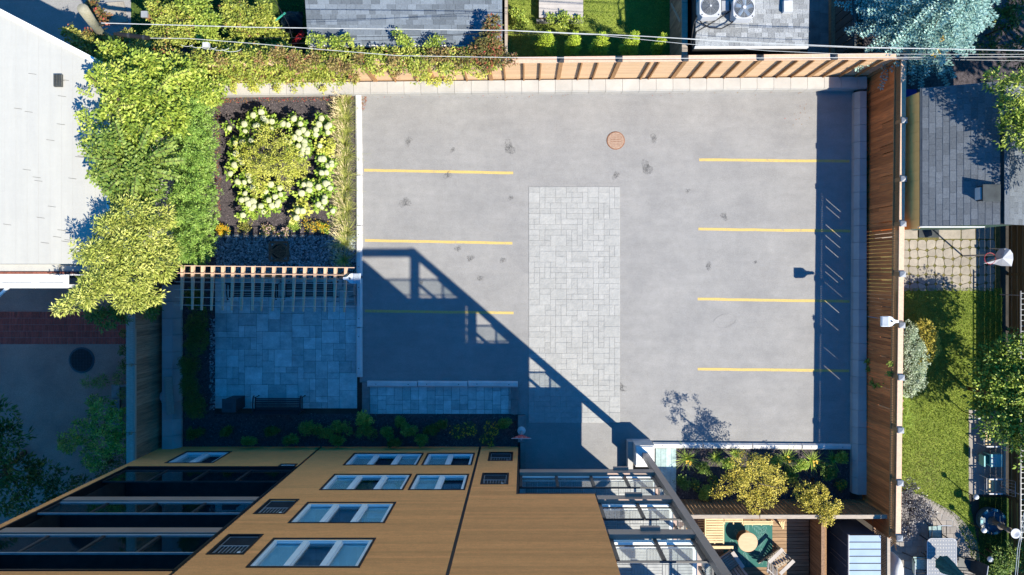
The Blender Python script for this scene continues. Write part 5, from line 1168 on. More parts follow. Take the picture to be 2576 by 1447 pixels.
for lab,ix,iy in [('small white garden ornament among the vines at the top left',474,66),('pale pink paving stone showing through the vines at the top left',451,60)]:
    t=thing('garden_stone',I(ix,iy,.5),lab,'stone'); q=I(ix,iy,.5); b=MB(); b.prism([(q.x+.3*math.cos(a)*random.uniform(.7,1.1),q.y+.28*math.sin(a)*random.uniform(.7,1.1)) for a in [k*.785 for k in range(8)]],.45,.52); b.build('stone','white_plastic' if 'white' in lab else 'pink_stone',t)
for k,(ix,iy,lab) in enumerate([(363,36,'grey square post cap among the vines, upper left'),(450,161,'grey square post cap in the green hedge, left of the pale top rail')]):
    t=thing('gate_post',I(ix,iy,2.3),lab,'post','square posts in the vines'); q=I(ix,iy,2.4); MB().box(q.x-.07,q.x+.07,q.y-.07,q.y+.07,0,2.33).build('shaft','wood_post',t); MB().box(q.x-.11,q.x+.11,q.y-.11,q.y+.11,2.335,2.42).build('cap','metal_grey',t)
t=thing('platform',I(1402,20,.5),'pale boarded platform with vines at the top of the back lawn','platform'); a=G(1356,-60,.45); c=G(1467,44,.45); x=a[0]; y=a[1]
while y<c[1]: MB().boxg(a[0],c[0],y,min(c[1],y+8.4),.42,.45).build('board','deck_pale',t); y+=8.8
MB().boxg(a[0]-6,c[0]+2,c[1]+.5,c[1]+7,.05,.30).build('step','concrete_grey',t); MB().boxg(a[0]+2,c[0]-2,a[1],c[1]-1,.03,.41).build('frame','deck_board',t)
t=thing('patio_slab',I(1060,90,0),'pale concrete slab seen through the leaves at the top left','slab'); MB().prismg([G(268,8),G(312,5),G(322,56),G(280,62)],0.01,.06).build('slab','flagstone',t)
t=thing('planter_kerb',W(300,1010),'L-shaped grey kerb stones round the dark bush by the shaded driveway','edging'); 
for a in [(285,305,966,1000),(285,305,1001,1036),(285,305,1037,1072),(306,340,966,973)]: MB().boxg(a[0],a[1],a[2]+.5,a[3]-.5,0,.12).build('kerb_stone','concrete_grey',t)
# ================================================================ PLANTS
Z=lambda zx,zy: (536.6+zx*.2968, 228+zy*.2968)      # garden-bed survey sheet
def bloomme():
    import bmesh
    bm=bmesh.new(); bmesh.ops.create_icosphere(bm,subdivisions=2,radius=1); rr=random.Random(4)
    for v in bm.verts: v.co*=rr.uniform(.86,1.1); v.co.z*=.75
    me=bpy.data.meshes.new('flower_head'); bm.to_mesh(me); bm.free(); me.materials.append(MATS['bloom']); return me
blm=bloomme()
hy=[('white-flowered hydrangea at the top of the bed, second from the left',[(340,208),(405,183),(425,235),(455,260),(497,262),(375,295),(350,300),(493,325)]),
('hydrangea with a few blooms and yellowing leaves at the upper left corner of the bed',[(265,285),(137,320),(270,345),(320,423),(185,445),(245,440)]),
('largest hydrangea clump full of white blooms at the top centre of the bed',[(683,237),(635,290),(592,282),(740,283),(765,335),(725,355),(797,365),(690,397),(735,408),(603,420),(650,437)]),
('hydrangea packed with blooms just right of the small golden tree top',[(773,432),(775,465),(722,470),(770,497),(803,495),(800,520),(745,545)]),
('upright hydrangea at the top right of the bed beside the grasses',[(916,235),(897,288),(873,332),(965,308),(985,295),(870,372),(970,355)]),
('lime-leaved hydrangea nearly without blooms beside the grasses',[(905,470)]),
('small hydrangea with seven blooms mid right of the bed',[(910,583),(935,580),(970,635),(1003,612),(1005,630),(920,697),(960,695)]),
('hydrangea at the middle of the left row with wide leaves',[(190,535),(225,580),(245,612),(180,630),(145,703),(300,718),(300,575)]),
('hydrangea with a row of three big blooms low on the left row',[(208,773),(262,778),(310,765),(335,820),(270,870)]),
('hydrangea crowded with blooms at the lower left corner of the bed',[(240,928),(285,925),(300,958),(340,940),(325,1000),(250,1057),(345,980)]),
('leafy hydrangea just below the small golden tree',[(490,795),(445,857),(565,825),(572,880),(525,900),(472,930),(497,977),(405,980),(428,1028),(550,945),(540,975)]),
('compact hydrangea with four big blooms right below the golden tree',[(765,797),(813,797),(813,845),(750,870)]),
('hydrangea with one large double bloom in the lower right column',[(970,790),(990,830),(893,817),(955,790)]),
('hydrangea at the lower right touching the grasses',[(945,905),(940,940),(920,990),(1013,1020),(890,965)]),
('lime-green hydrangea at the lower centre with few blooms',[(720,1020),(757,1022),(705,1078)])]
for lab,heads in hy:
    hs2=[Z(*h) for h in heads]; 
    if len(heads)==1: hs2=[Z(905,470)]; ex=[Z(960,490),Z(1000,500),Z(930,520),Z(980,450)]
    elif 'lime-green' in lab: ex=[Z(770,960),Z(800,1000),Z(750,980)]
    else: ex=[]
    ptsb=hs2+ex; cx_=sum(p[0] for p in ptsb)/len(ptsb); cy_=sum(p[1] for p in ptsb)/len(ptsb); c=I(cx_,cy_,.5)
    t=thing('hydrangea',(c.x,c.y,.02),lab,'shrub','hydrangeas in the garden bed')
    bl=[blob(x+random.uniform(-3,3),y+random.uniform(-2,4),.52,12,.32) for x,y in ptsb]; lime='lime' in lab
    foliage('leaves',bl,len(bl)*11,7,.11,.115,.08,'leaf_lime' if lime else 'leaf_hydrangea',t,fill=.2,up=1.6,zmin=.03)
    s_=MB()
    for x,y in hs2: p=I(x,y,.80); s_.tube([(c.x+(p.x-c.x)*.4,c.y+(p.y-c.y)*.4,.03),(p.x,p.y,.78)],.008,4)
    s_.build('stems','bark',t)
    for x,y in hs2: r=random.uniform(.095,.135); place('flower_head',blm,I(x,y,.84+random.uniform(-.04,.06)),t,(0,0,random.uniform(0,6)),(r,r*random.uniform(.85,1.1),r))
c=W(703,408); bl=[blob(*Z(a,bq),zz,r,.45) for a,bq,zz,r in [(450,640,1.5,34),(560,620,1.9,40),(680,640,1.6,38),(750,650,1.3,18),(430,500,1.4,26),(400,740,1.3,24),(620,740,1.4,30),(500,430,1.4,24),(440,370,1.2,20),(340,560,1.2,20),(680,560,1.5,22),(600,500,1.5,28),(640,800,1.1,14),(250,560,1.1,16),(290,640,1.1,18),(320,500,1.2,20),(350,680,1.2,20),(400,820,1.0,18),(380,880,.9,14),(500,340,1.2,18),(720,700,1.3,18),(640,420,1.2,16),(240,470,1.0,12)]]
plant('small_tree','small lime-gold tree spreading over the middle of the hydrangea bed','tree',None,c,bl,560,16,.12,.055,.032,'leaf_lime',.04)
# grasses along the bed edge
gr=[(870,258,.9),(862,285,1),(872,300,.95),(858,322,1),(872,335,.8),(866,362,1),(872,392,1),(864,415,.9),(868,445,1),(872,478,1),(862,505,.95),(874,530,1),(862,556,.9),(872,585,1),(868,612,1.1),(864,655,.85)]
names=['at the very top of the row, tangled with fallen leaves','second clump from the top','third clump from the top','fourth clump, beside the lime-leaved shrub','small fifth clump','sixth clump, level with the golden tree','seventh clump, level with the first yellow line','eighth clump, just under the first yellow line','ninth clump, near a kerb joint','tenth clump, beside the double bloom','eleventh clump','twelfth clump, leaning on the kerb','thirteenth clump, near the orange coneflowers','fourteenth clump, at the gravel edge','big clump over the gravel above the building shadow','darkest clump at the bottom beside the pergola']
for (x,y,s_),nm in zip(gr,names):
    t=thing('fountain_grass',W(x,y,.02),'fountain grass with tan plumes '+nm,'grass','fountain grasses along the kerb'); q=W(x+2,y,.02)
    blades('blades',[q]*2,70,(.35*s_,.75*s_),.014,.75,'leaf_grass',t,.07,.5)
    # plumes lean up-left
    V=[];F=[]; n=38; off=rootloc(t); P_=[];D_=[]
    for k in range(n):
        a=random.gauss(2.4,.6); L=random.uniform(.25,.75)*s_; d=Vector((math.cos(a)*.75,math.sin(a)*.75,.75)).normalized(); e=q+d*L; 
        for j in range(5): P_.append(tuple(e-d*j*.035)); D_.append(tuple(d+Vector((random.uniform(-.25,.25),random.uniform(-.25,.25),0))))
    D_=np.array(D_); D_/=np.linalg.norm(D_,axis=1,keepdims=True)
    leaves('plumes',np.array(P_),D_,unit(len(P_),1.2),.10,.018,RNG.uniform(.2,1,len(P_)),'plume',t,droop=.1)
def flowers(t,bl,n,m,r=.022,part='flower_heads'):
    P,D,T,C=crownpts(bl,n,1,.05,.75); P[:,2]+=.04
    leaves(part,np.repeat(P,4,0),np.concatenate([np.array([[math.cos(a),math.sin(a),.05]]) for a in RNG.uniform(0,6.28,len(P)*4)]),np.tile([0,0,1.],(len(P)*4,1)),r*1.3,r,RNG.uniform(0,1,len(P)*4),m,t,'stuff',droop=0)
for lab,x0,y0,r,fm,n,lm in [('dense clump of orange-yellow coneflowers at the left end of the gravel',563,578,20,'petal_yellow',230,'leaf_hydrangea'),('low shrub with sparse pinkish flowers right of the orange coneflowers',612,572,22,None,0,'leaf_mixed'),('flowering sedum with pale pink heads near the drain grate, left',672,580,22,'petal_pink',60,'leaf_mixed'),('flowering sedum with white-pink heads beside the drain grate',715,585,18,'petal_pink',90,'leaf_mixed'),('leafy perennial clump right of the pink sedum',742,570,18,None,0,'leaf_hydrangea'),('clump with scattered orange flowers near the grasses',785,568,24,'petal_yellow',60,'leaf_mixed'),('low clump with orange flowers touching the grasses',822,572,20,'petal_yellow',70,'leaf_hydrangea'),('small leafy plant beneath the lower hydrangeas',640,545,10,None,0,'leaf_hydrangea')]:
    c=I(x0,y0,.2); t=thing('perennial',(c.x,c.y,.02),lab,'plant','perennials along the gravel edge'); bl=[blob(x0+random.uniform(-r*.5,r*.5),y0+random.uniform(-r*.25,r*.25),.2,r*.6,.16) for _ in range(4)]
    foliage('leaves',bl,70,7,.06,.05,.025,lm,t,.2,zmin=.02)
    if fm: flowers(t,bl,n,fm)
# ---- hedge and trees on the left
def hb(lst,z,r,rz): return [blob(x,y,z,r,rz) for x,y in lst]
for i,(y,lab) in enumerate([(262,'feathery green cedar at the top of the hedge beside the flower bed'),(335,'feathery green cedar in the hedge, second from the top'),(408,'feathery green cedar in the hedge, level with the lime tree'),(482,'feathery green cedar in the hedge, fourth from the top'),(556,'feathery green cedar in the hedge beside the coneflowers'),(622,'feathery green cedar at the lower end of the hedge over the gravel')]):
    xo=-8 if i==5 else 0; bl=[blob(500+xo,y,1.0,46,.9),blob(494+xo,y+5,2.0,44,.9),blob(482+xo,y-8,2.8,34,.7),blob(466+xo,y+15,2.4,38,.7),blob(520+xo,y+22,1.3,28,.8),blob(518+xo,y-22,1.3,28,.8)]
    plant('cedar',lab,'tree','cedars in the hedge',W(505,690+(y-690)*.95),bl,430,20,.085,.085,.026,'leaf_cedar',.06,fill=.6,up=.9)
bl=[blob(x,y,z,r,.6) for x,y,z,r in [(300,150,3.6,46),(360,180,4.0,55),(330,235,4.6,60),(270,200,4.8,36),(410,215,3.6,48),(385,265,4.2,52),(455,185,3.2,40),(300,290,4.6,42),(360,320,4.6,50),(430,300,3.4,46),(240,300,5.0,16),(225,340,5.1,12),(250,370,5.0,18),(320,370,4.6,44)]]
plant('broadleaf_tree','broad-leaved green tree sprawling over the upper corner of the white roof','tree',None,W(400,330),bl,820,15,.19,.135,.075,'leaf_fresh',.14,fill=.55,up=1.4,nl=12)
bl=[blob(x,y,z,r,.5) for x,y,z,r in [(300,400,4.9,44),(350,430,4.8,48),(265,440,5.0,24),(310,470,4.7,42),(400,390,4.3,40),(380,480,4.3,34),(285,350,5.2,22),(248,385,5.2,18)]]
plant('broadleaf_tree','dull green tree with long frond-like leaf sprays over the middle of the white roof edge','tree',None,W(430,440),bl,620,13,.22,.115,.07,'leaf_shade',.12,fill=.55,up=1.6,tbias=.18,nl=10)
def sprays(t,lst,m,leaf=.13,w=.06):
    P_=[];D_=[];T_=[]; st=MB()
    for x,y,z,ang,L in lst:
        p=I(x,y,z); a=math.radians(ang); n_=int(L/.065); pts=[]
        for k in range(n_):
            a+=random.uniform(-.03,.05); p=p+Vector((math.cos(a),-math.sin(a),-.02))*.065; pts.append(p)
            for s_ in (-1,1):
                b_=a+s_*random.uniform(.7,1.3); P_.append(tuple(p)); D_.append((math.cos(b_),-math.sin(b_),.05)); T_.append(random.gauss(.70,.2)+.15*k/n_)
        st.tube(pts,.008,4)
    D_=np.array(D_); st.build('frond_stems','bark',t); leaves('fronds',np.array(P_),D_,unit(len(P_),2.2),leaf,w,np.array(T_),m,t)
t1=[o for o in bpy.data.objects if o.name=='broadleaf_tree'][0]; t2=[o for o in bpy.data.objects if o.name=='broadleaf_tree.001'][0]
sprays(t1,[(250,330,5.2,215,.9),(235,300,5.2,190,.6),(240,350,5.1,160,.6),(240,245,5.0,200,.6),(330,190,5.0,210,.8),(280,170,4.6,200,.6),(390,240,4.8,300,.8),(350,260,5.2,170,.7),(300,220,5.2,140,.7),(420,200,4.2,330,.8),(215,330,5.3,235,.5),(310,320,5.3,250,.6),(270,140,4,230,.6)],'leaf_fresh')
sprays(t2,[(300,420,5.4,160,.9),(290,390,5.4,200,.7),(300,450,5.3,140,.7),(370,400,5.2,330,.9),(350,380,5.3,290,.8),(380,430,5.0,10,.9),(330,470,5.1,120,.7),(310,370,5.4,250,.8),(340,430,5.3,90,.8),(300,400,5.5,180,1.0),(270,370,5.4,215,.7),(400,410,4.8,350,.8)],'leaf_shade',.15,.085)
bl=[blob(x,y,z,r,.5) for x,y,z,r in [(330,540,5.0,52),(285,570,5.2,38),(380,590,4.8,50),(320,620,5.2,56),(260,640,5.4,38),(400,660,4.8,48),(340,690,5.2,52),(280,700,5.4,40),(220,640,5.5,20),(200,625,5.5,14),(240,720,5.4,36),(190,760,5.5,22),(165,775,5.5,14),(230,745,5.4,30),(330,750,5.0,36),(380,740,4.9,24),(420,545,4.2,28),(430,620,4.4,30)]]
plant('golden_tree','yellow-green tree with long narrow leaves overhanging the bottom corner of the white roof','tree',None,W(385,680),bl,1150,20,.17,.125,.036,'leaf_gold',.14,fill=.5,up=1.3,nl=14)
bl=[blob(x,y,z,r,.5) for x,y,z,r in [(270,800,3.2,28),(310,780,3.2,30),(380,760,3.0,26),(240,790,3.4,20),(385,780,2.8,18)]]
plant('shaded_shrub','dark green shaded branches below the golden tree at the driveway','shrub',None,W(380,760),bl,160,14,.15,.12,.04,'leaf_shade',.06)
bl=[blob(x,y,z,r,.45) for x,y,z,r in [(260,1030,1.6,34),(300,1060,1.7,36),(215,1085,1.6,36),(270,1110,1.8,40),(310,1110,1.6,30),(180,1110,1.4,30),(240,1150,1.6,34),(240,1010,1.4,18)]]
plant('round_bush','rounded olive-green bush in the shade beside the left fence','shrub',None,W(285,1090),bl,520,14,.12,.075,.04,'leaf_fresh',.06,tbias=-.05)
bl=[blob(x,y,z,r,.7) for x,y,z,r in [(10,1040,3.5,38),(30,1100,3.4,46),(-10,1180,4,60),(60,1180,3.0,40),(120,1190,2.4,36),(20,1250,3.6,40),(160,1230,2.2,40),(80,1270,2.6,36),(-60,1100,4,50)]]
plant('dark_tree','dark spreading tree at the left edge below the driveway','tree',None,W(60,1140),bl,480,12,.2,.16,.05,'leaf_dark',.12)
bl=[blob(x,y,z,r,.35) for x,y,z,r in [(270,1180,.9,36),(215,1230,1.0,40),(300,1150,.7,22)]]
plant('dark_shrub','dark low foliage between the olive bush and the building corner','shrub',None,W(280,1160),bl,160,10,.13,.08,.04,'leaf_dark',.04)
bl=[blob(x,y,.5,r,.3) for x,y,r in [(225,960,14),(255,960,16),(300,955,12),(310,930,10),(314,990,12)]]
plant('weedy_clump','weedy grasses in the planter beside the shaded driveway drain','plant',None,W(280,958),bl,120,10,.12,.10,.02,'leaf_shade',.02,trunk_on=False)
bl=[blob(x,y,.5,r,.25) for x,y,r in [(312,800,12),(314,840,10),(312,880,11),(314,915,10)]]
plant('ivy','thin ivy creeping at the foot of the left fence by the brick band','plant',None,W(312,860),bl,90,9,.1,.06,.04,'leaf_dark',.02,trunk_on=False)
# vines over the top fence
def zfence(x): return 2.75
vb=[]
for x in range(480,1250,22):
    t_=(x-480)/770; y=195-.02*(x-480)*.4
    vb.append(blob(x,150-12*t_+random.uniform(-5,5),2.85,22,.28)); vb.append(blob(x+8,172-15*t_+random.uniform(-5,5),2.55,20,.25))
    if x<880: vb.append(blob(x,192,1.9,20,.3)); vb.append(blob(x+10,208-.01*x,1.2,15,.3))
for x,y in [(1050,170),(1048,190),(1060,182),(1120,175),(1135,185),(1160,170),(1170,185),(1200,160),(1215,170),(990,178),(1000,165),(950,175)]: vb.append(blob(x,y,2.1,13,.2))
P0_=None
t=plant('fence_vine','thick green and yellow vine blanketing the left half of the top fence','vine',None,W(850,200),vb,1500,11,.13,.105,.055,'leaf_vine',.03,fill=.35,up=1.2,trunk_on=False)
vb=[blob(x,y,z,r,.2) for x,y,z,r in [(742,222,.6,5),(742,232,.5,4),(815,226,.5,9),(700,225,.6,10),(640,222,.6,12),(590,225,.6,10),(1080,203,.9,10),(1100,206,.7,12),(1130,205,.8,10),(1065,196,1.3,9),(1210,190,1.2,10),(1225,180,1.6,9),(1075,186,1.5,10)]]
plant('hanging_vine','lime vine strands hanging over the pale block wall','vine',None,W(760,215),vb,240,9,.08,.06,.035,'leaf_lime',.02,fill=.3,trunk_on=False)
vb=[blob(x,y,z,r,.25) for x,y,z,r in [(1240,60,3.4,18),(1235,85,3.3,22),(1225,110,3.2,28),(1245,125,3.0,26),(1210,130,3.0,26),(1230,150,2.9,26),(1260,150,2.8,18),(1190,140,2.9,20),(1225,170,2.4,16),(1170,145,2.9,18),(1290,150,2.7,12)]]
plant('red_creeper','crimson and green creeper climbing from the fence onto the garage corner','vine',None,W(1230,170),vb,430,11,.12,.10,.05,'leaf_red',.03,fill=.4,trunk_on=False)
bl=[blob(x,y,z,r,.2) for x,y,z,r in [(700,140,3.1,20),(740,150,3.1,20),(760,165,3.0,16),(655,150,3.0,14),(840,160,3.0,16),(875,172,2.9,18),(905,150,3.0,14),(990,158,3.0,14),(1090,140,3.0,18),(1120,135,3.0,18),(1150,150,2.9,16),(560,150,3.0,14),(1000,182,2.1,12),(890,190,2.2,12),(790,150,3.1,14)]]
plant('russet_vine','brownish-red patches of creeper scattered through the green fence vine','vine',None,W(850,190),bl,300,11,.12,.09,.045,'leaf_russet',.03,fill=.4,trunk_on=False)
vb=[blob(x,y,z,r,.2) for x,y,z,r in [(785,100,3.0,12),(808,104,3.0,13),(838,106,3.0,11),(877,102,3.0,14),(1000,85,3.1,9),(1010,100,3.1,13),(1028,108,3.0,13),(1082,108,3.0,11),(1104,103,3.0,13),(850,108,3.0,14)]]
plant('roof_vine','green vine shoots reaching onto the lower edge of the garage roof','vine',None,W(900,160),vb,170,10,.1,.09,.05,'leaf_fresh',.02,fill=.3,trunk_on=False)
# yards at the top left
for lab,m,lst,n in [('vine-covered bush with reddish tips near the leaning pole','leaf_mixed',[(210,110,2.4,30),(250,120,2.5,32),(290,125,2.4,34),(320,105,2.2,28),(180,85,2.3,18)],300),
 ('sparse climbing plant with red leaves beside the pole','leaf_red',[(240,20,2.0,16),(250,60,2.0,14),(232,95,2.4,16),(262,40,1.8,12)],110),
 ('broad-leaved yellow-green bush under the cables at the top left','leaf_vine',[(420,75,2.0,36),(460,95,2.2,38),(400,30,1.8,30),(450,40,1.8,36),(500,60,2.0,34),(380,110,2.2,30)],420),
 ('bright green bush top, centre of the left yard','leaf_fresh',[(500,25,2.2,34),(530,60,2.3,32),(520,90,2.2,28),(480,5,2.0,28)],260),
 ('square clipped-looking vine bush left of the garage','leaf_vine',[(600,40,1.8,36),(640,60,1.8,36),(610,85,1.7,30),(660,30,1.8,26),(580,20,1.8,22)],340),
 ('bush beside the green pole near the garage','leaf_vine',[(690,85,1.5,24),(700,110,1.4,20),(680,60,1.5,16)],150),
 ('rust-tinged hedge foliage below the splice case','leaf_mixed',[(320,150,2.8,34),(360,140,2.8,34),(400,140,2.7,30),(440,160,2.8,34),(300,170,2.9,26),(420,115,2.4,20)],320),
 ('green hedge behind the fence below the looping cables','leaf_vine',[(640,135,2.2,26),(680,145,2.3,30),(720,140,2.2,28),(600,130,2.2,22),(560,120,2.0,22)],280),
 ('leafy shoots with a single bright sprig beside the square post cap','leaf_fresh',[(480,215,3.0,30),(520,225,2.9,30),(500,180,2.9,22),(545,250,2.4,20),(560,215,2.6,20)],220)]:
    bl=[blob(x,y,z,r,.35) for x,y,z,r in lst]; g=G(lst[0][0],lst[0][1],1.0); plant('bush',lab,'bush','bushes in the vine-grown yards',W(*g),bl,n,12,.13,.10,.06,m,.04,fill=.5)
for i,(x,h,r,lab) in enumerate([(1375,2.1,16,'leftmost lime cedar shrub in the row behind the fence, widest and double-topped'),(1443,2.0,13,'second lime cedar shrub from the left, thin on one side'),(1511,1.9,14,'middle lime cedar shrub of the five, rounded'),(1588,2.1,14,'fourth lime cedar shrub, tallest and narrowest at the tip'),(1660,1.7,9,'rightmost lime cedar shrub, smallest and mostly shaded')]):
    g=G(x,108,1.2); c=W(*g); bl=[(c.x,c.y,.5,r/S*1.55,r/S*1.55,.5),(c.x,c.y,1.05,r/S*1.3,r/S*1.2,.5),(c.x,c.y,1.6,r/S*.9,r/S*.85,.45),(c.x,c.y,h,r/S*.45,r/S*.45,.35)]
    plant('cedar_shrub',lab,'shrub','lime cedar shrubs behind the fence',c,bl,300,13,.07,.05,.022,'leaf_limecedar',.03,fill=.8)
bl=[blob(x,y,z,r,.25) for x,y,z,r in [(1420,50,.5,18),(1385,48,.5,10),(1455,52,.4,10),(1300,40,.4,16),(1310,60,.4,14)]]
plant('ground_shrub','low leafy shrub at the foot of the pale platform','shrub',None,W(1415,62),bl,150,10,.1,.08,.05,'leaf_fresh',.02,trunk_on=False)
# blue spruce: whorled shoots
sp=thing('blue_spruce',W(2225,95),'blue spruce with silvery needles leaning over the fence corner','tree'); P_=[];D_=[];T_=[]
base=W(2225,95,0); rr=random.Random(8); br=MB()
for lv in range(17):
    z=1.9+lv*.36; R=(1-(z/8.6))*3.1
    for k in range(13):
        a=k*math.tau/13+lv*.41+rr.uniform(-.15,.15); L=R*rr.uniform(.80,1.12); d=Vector((math.cos(a),math.sin(a),-.10)); tip=base+Vector((0,0,z))+d*L; br.tube([base+Vector((0,0,z)),tip],.022,4,.006)
        nseg=max(4,int(L/.11))
        for j in range(2,nseg+1):
            t_=j/nseg; p=base+Vector((0,0,z))+d*L*t_
            for s_ in (-1,0,1):
                sl=(1-t_)*L*.36+.10 if s_ else .12; sd_=Vector((math.cos(a+s_*.85),math.sin(a+s_*.85),.05))
                m=max(1,int(sl/.12))
                for q in range(m):
                    c=p+sd_*(q+.3)*.12
                    for _ in range(5):
                        e=(sd_+Vector((rr.uniform(-.55,.55),rr.uniform(-.55,.55),rr.uniform(0,.6)))).normalized(); P_.append(tuple(c)); D_.append(tuple(e)); T_.append(rr.gauss(.55,.22)+(.12 if q==m-1 else -.05))
br.build('branches','bark',sp)
P_=np.array(P_); D_=np.array(D_); leaves('needles',P_,D_,unit(len(P_),1.2),.125,.036,np.array(T_),'leaf_spruce',sp,droop=0); MB().tube([base,base+Vector((0,0,8.2))],.13,8,.02).build('trunk','bark',sp)
b=[(2355,60),(2362,130),(2370,100),(2350,140)]; P_=np.array([tuple(I(x+rr.uniform(-3,3),y+rr.uniform(-5,5),3.9)) for x,y in b for _ in range(9)]); leaves('dry_needles',P_,unit(len(P_),.6),unit(len(P_),1),.10,.03,RNG.uniform(.3,1,len(P_)),'petal_yellow',sp)
bl=[blob(x,y,z,r,.8) for x,y,z,r in [(2560,230,5.0,44),(2530,280,4.8,34),(2560,330,4.6,44),(2500,205,4.8,22),(2620,330,4.8,70),(2640,450,5.0,50),(2590,290,5.0,40)]]
plant('yellowish_tree','tall yellow-green tree at the right edge shading the grey shingle roof','tree',None,W(2480,260),bl,560,14,.2,.12,.05,'leaf_fresh',.14,fill=.6,tbias=-.08)
bl=[(W(x,y).x,W(x,y).y,z,r/S,r/S,1.2) for x,y,z,r in [(2760,300,6.5,90),(2720,220,6.0,70),(2780,400,6.8,70),(2850,250,7.5,110),(2700,330,5.2,50),(2800,180,7,90)]]
plant('added_shade_tree','large dark unseen tree added to shade the ground right of the blue spruce','tree',None,W(2780,290),bl,420,14,.3,.26,.15,'leaf_dark',.2,fill=.5)  # added out of view so its shadow darkens the ground by the spruce
bl=[blob(x,y,z,r,.5) for x,y,z,r in [(2520,60,1.2,40),(2560,130,1.4,44),(2480,120,.8,26),(2570,20,1.5,44),(2470,40,.8,26)]]
plant('dark_shrub','near-black leafy shrubs in the deep shade right of the blue spruce','shrub',None,W(2480,90),bl,260,9,.16,.12,.06,'leaf_dark',.05)
bl=[(W(x,y).x,W(x,y).y,z,r/S,r/S,.5) for x,y,z,r in [(2510,487,5.6,34),(2550,540,5.7,44),(2500,420,5.6,26),(2580,470,5.8,50),(2470,455,5.4,16),(2610,560,6,50),(2545,610,5.4,24)]]
plant('overhanging_tree','tree beyond the right edge whose shadow dapples the grey shingle roof','tree',None,W(2590,520),bl,150,12,.2,.14,.07,'leaf_fresh',.12,fill=.6)
# lawn side
bl=[blob(x,y,z,r,.35) for x,y,z,r in [(2280,830,1.2,24),(2290,870,1.3,32),(2297,910,1.3,34),(2296,950,1.2,30),(2285,975,1.0,22),(2275,850,1.3,20)]]
plant('variegated_shrub','silvery variegated shrub against the tall right fence','shrub',None,W(2262,900),bl,560,14,.09,.05,.035,'leaf_silver',.04,fill=.75)
bl=[blob(x,y,z,r,.35) for x,y,z,r in [(2325,820,1.0,18),(2335,850,1.1,24),(2335,880,1.1,22),(2322,905,1.0,16),(2315,930,.8,10),(2350,870,1.0,16)]]
plant('golden_shrub','golden conifer-like shrub between the silvery shrub and the lawn','shrub',None,W(2315,862),bl,260,14,.08,.06,.025,'leaf_yellow',.04,fill=.7)
bl=[blob(x,y,z,r,.9) for x,y,z,r in [(2500,905,2.2,44),(2540,960,2.6,60),(2485,980,2.2,44),(2560,1050,2.6,58),(2500,1060,2.4,46),(2560,880,2.6,50),(2610,980,3.0,80),(2462,1015,1.9,26),(2525,1100,2.3,30),(2470,935,2.0,30),(2660,1060,3.0,70),(2640,900,3.0,60),(2640,1130,3.4,80),(2560,1000,2.6,60)]]
plant('large_tree','large dark green tree overhanging the slab path on the right','tree',None,W(2425,975),bl,1750,13,.20,.11,.065,'leaf_fresh',.08,fill=.65,tbias=-.12)
bl=[blob(x,y,z,r,.45) for x,y,z,r in [(2270,1230,1.4,22),(2290,1255,1.4,34),(2275,1290,1.3,38),(2310,1280,1.2,30),(2270,1330,1.1,28),(2330,1290,1.0,20),(2285,1215,1.2,14)]]
plant('purple_shrub','dark purple-leaved shrub with glossy leaves at the terrace corner','shrub',None,W(2262,1265),bl,420,12,.12,.055,.035,'leaf_purple',.04,fill=.5)
c=W(2258,1012); t=thing('long_grass',c,'tuft of long green grass beside the fence below the silvery shrub','grass'); blades('blades',[W(2255+random.uniform(0,28),1000+random.uniform(0,90)) for _ in range(36)],16,(.2,.4),.014,.8,'leaf_hydrangea',t,.05)
c=I(2268,1000,.3); t=thing('pink_flowers',(c.x,c.y,.02),'pink flower heads between the silvery shrub and the fence','flower'); bl=[blob(x,y,.45,6,.1) for x,y in [(2268,992),(2264,1006),(2268,1020),(2262,1030)]]; foliage('leaves',bl,20,6,.05,.05,.03,'leaf_fresh',t); 
for x,y in [(2268,990),(2262,998),(2268,1008),(2265,1018),(2268,1028),(2260,1034)]: o=place('flower_head',blm,I(x,y,.55),t,(0,0,0),(.07,.07,.05)); o.data=blm
pk=blm.copy(); pk.name='pink_head'; pk.materials[0]=MATS['pink_stone']
for o in t.children:
    if o.name.startswith('flower_head'): o.data=pk
bl=[blob(x,y,z,r,.3) for x,y,z,r in [(2520,1410,.9,36),(2560,1400,1.0,40),(2500,1450,.8,30)]]
plant('dark_shrub','dark leafy shrub at the lower right corner beside the globe lamp','shrub',None,W(2480,1380),bl,240,10,.12,.09,.04,'leaf_shade',.04)
plant('fence_ivy','short ivy strands climbing the right fence below the flood lamp','vine',None,W(2185,950),[(I(x,y,z).x,I(x,y,z).y,z,.05,.07,.12) for x,y,z in [(2180,910,.5),(2182,930,.5),(2192,960,.8),(2200,970,1.0),(2212,968,1.3),(2225,962,1.6),(2235,940,2.2),(2240,915,2.4)]],80,8,.06,.06,.04,'leaf_fresh',.02,fill=.3,trunk_on=False)
